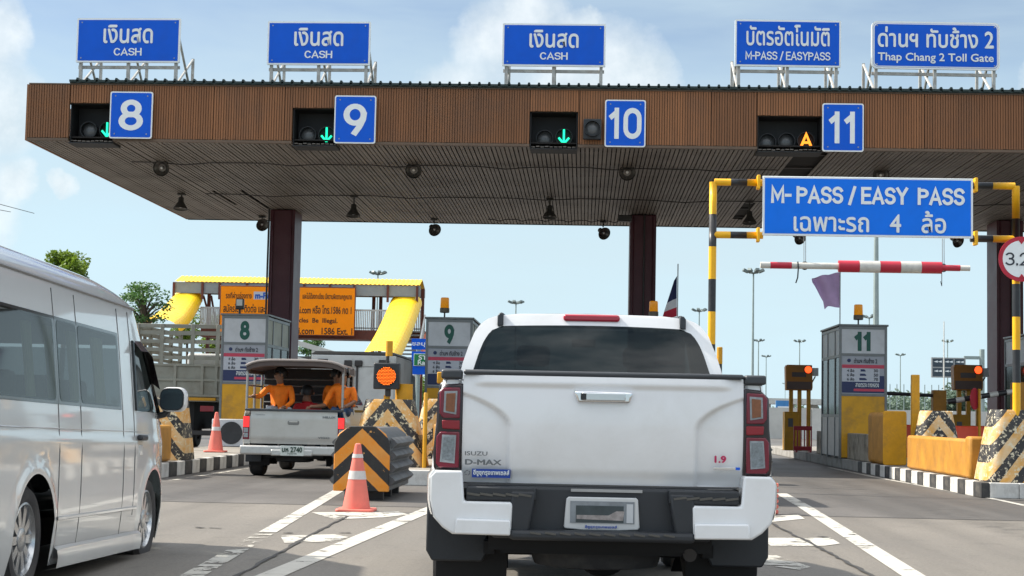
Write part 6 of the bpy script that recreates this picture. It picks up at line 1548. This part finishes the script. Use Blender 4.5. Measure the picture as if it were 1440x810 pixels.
MB().prism([(3.75, .55), (5.4, .55), (5.4, 1.3), (5.0, 2.1), (3.75, 2.15)], -.9, .9, 'yz').build('cab', box_w, tk, bevel=.06)
tag(tk, 'white box truck ahead of the silver pickup', 'truck')

# ---------------------------------------------------------------- stake truck at left
SY = 42.0; st = empty('stake_truck', (at(246, 540, SY).x, SY, 0)); sk = SY / FPX
st_m = mat('stake_paint_khaki', hx('a8a89c', .78), .6, var=.14, vs=2, dirt=.45, dcol=(.16, .12, .08), ds=1.6)
def sz(py): return CAMZ + (570.7 - py) * sk
sw = 1.2
for k, (a, b) in enumerate(((455, 460.5), (464.5, 470.5), (477, 482.5), (488.5, 494), (500, 505))): MB().box(-sw, sw, -.03, .02, sz(b), sz(a)).build('slat', st_m, st, bevel=.006)
for px in (190, 226, 270, 306): xx = (px - 246) * sk; MB().box(xx - .05, xx + .05, -.06, -.032, sz(512), sz(455)).build('stake_post', st_m, st, bevel=.006)
MB().box(-sw, sw, 0, .06, sz(557), sz(512)).build('tail_board', st_m, st, bevel=.01)
for py in (512, 533, 555): MB().box(-sw, sw, -.05, -.002, sz(py + 2.5), sz(py - 1)).build('board_rib', st_m, st, bevel=.006)
for px in (190, 208, 246, 285, 305): xx = (px - 246) * sk; MB().box(xx - .04, xx + .04, -.052, -.003, sz(554), sz(513)).build('board_rib', st_m, st, bevel=.006)
for s in (-1, 1):
    for k, (a, b) in enumerate(((455, 460.5), (464.5, 470.5), (477, 482.5), (488.5, 494), (500, 505))): MB().box(s * sw - .025, s * sw + .025, .03, 5.4, sz(b), sz(a)).build('slat', st_m, st, smooth=0)
    MB().box(s * sw - .03, s * sw + .03, .07, 5.4, sz(557), sz(512)).build('side_board', st_m, st, smooth=0)
    for ya in (1.4, 6.0): wheel(st, (s * .9, ya, .48), .48, .28, s, 5, .55)
    for k in range(5): MB().box(s * sw - .05, s * sw + .05, .8 + k * 1.1, .9 + k * 1.1, sz(512), sz(455)).build('stake_post', st_m, st, smooth=0)
    MB().box(min(s * .7, s * 1.05), max(s * .7, s * 1.05), -.1, -.02, sz(578), sz(570)).build('tail_lamp', red_lens, st, bevel=.01)
MB().box(-sw, sw, .05, 5.5, sz(562), sz(557)).build('bed_floor', st_m, st, smooth=0)
MB().box(-1.1, 1.1, -.12, -.02, sz(563), sz(558.5)).build('yellow_bar', amber_paint, st, bevel=.01); MB().box(-1.1, 1.1, -.14, -.04, .45, .58).build('rear_bumper', dark_metal, st, bevel=.02)
MB().box(-.5, .5, .1, 7.2, .6, sz(564)).build('chassis', liner, st, smooth=0)
MB().prism([(5.7, .6), (7.5, .6), (7.5, 1.5), (7.2, 2.7), (5.7, 2.75)], -1.1, 1.1, 'yz').build('cab', box_w, st, bevel=.06)
tag(st, 'khaki stake bed truck behind the grey van mirror', 'truck')
# cargo sacks peeping through the slats
sack = mat('cargo_pink', hx('c79078', .7), .8, var=.3, vs=3)
for k in range(9):
    e = MB().box(-.22, .22, -.3, .3, 0, .42).build('cargo_sack', sack, None, (st.location.x - .95 + k * .24 * 1.0, SY + 2.2 + (k % 2) * .62, sz(557) + .003), (0, 0, R(k * 7 % 20 - 10)), bevel=.08, seg=3); e.scale = (.5, .9, 1 + .18 * (k % 3))
    tag(e, 'pinkish cargo sack showing between the truck slats', 'sack', 'cargo sacks in the stake truck')
# fan unit beside booth eight
p = at(322, 600, 39.2); r = empty('fan_unit', (p.x, 39.2, IH + .004))
MB().box(-.42, .42, 0, .5, 0, .66).build('case', panel_white, r, bevel=.02); MB().lathe([(.27, 0), (.27, .015), (.24, .015), (.02, .005)], 28, 0, Matrix.Translation((.06, -.001, .33)) @ Matrix.Rotation(R(90), 4, 'X')).build('fan_guard', black_paint, r)
tag(r, 'pale fan unit with black round grille before booth eight', 'fan unit')
# wires far left
for k, (a, b) in enumerate((((-60, 262), (48, 300)), ((-60, 275), (15, 298)))):
    P0, P1 = at(*a, 120), at(*b, 150); mid = (P0 + P1) / 2 - Vector((0, 0, .25)); tag(MB().tube([P0, mid, P1], .03, 5).build('overhead_wire', dark_metal), ('upper' if k == 0 else 'lower') + ' thin dark overhead wire at far left sky', 'wire')
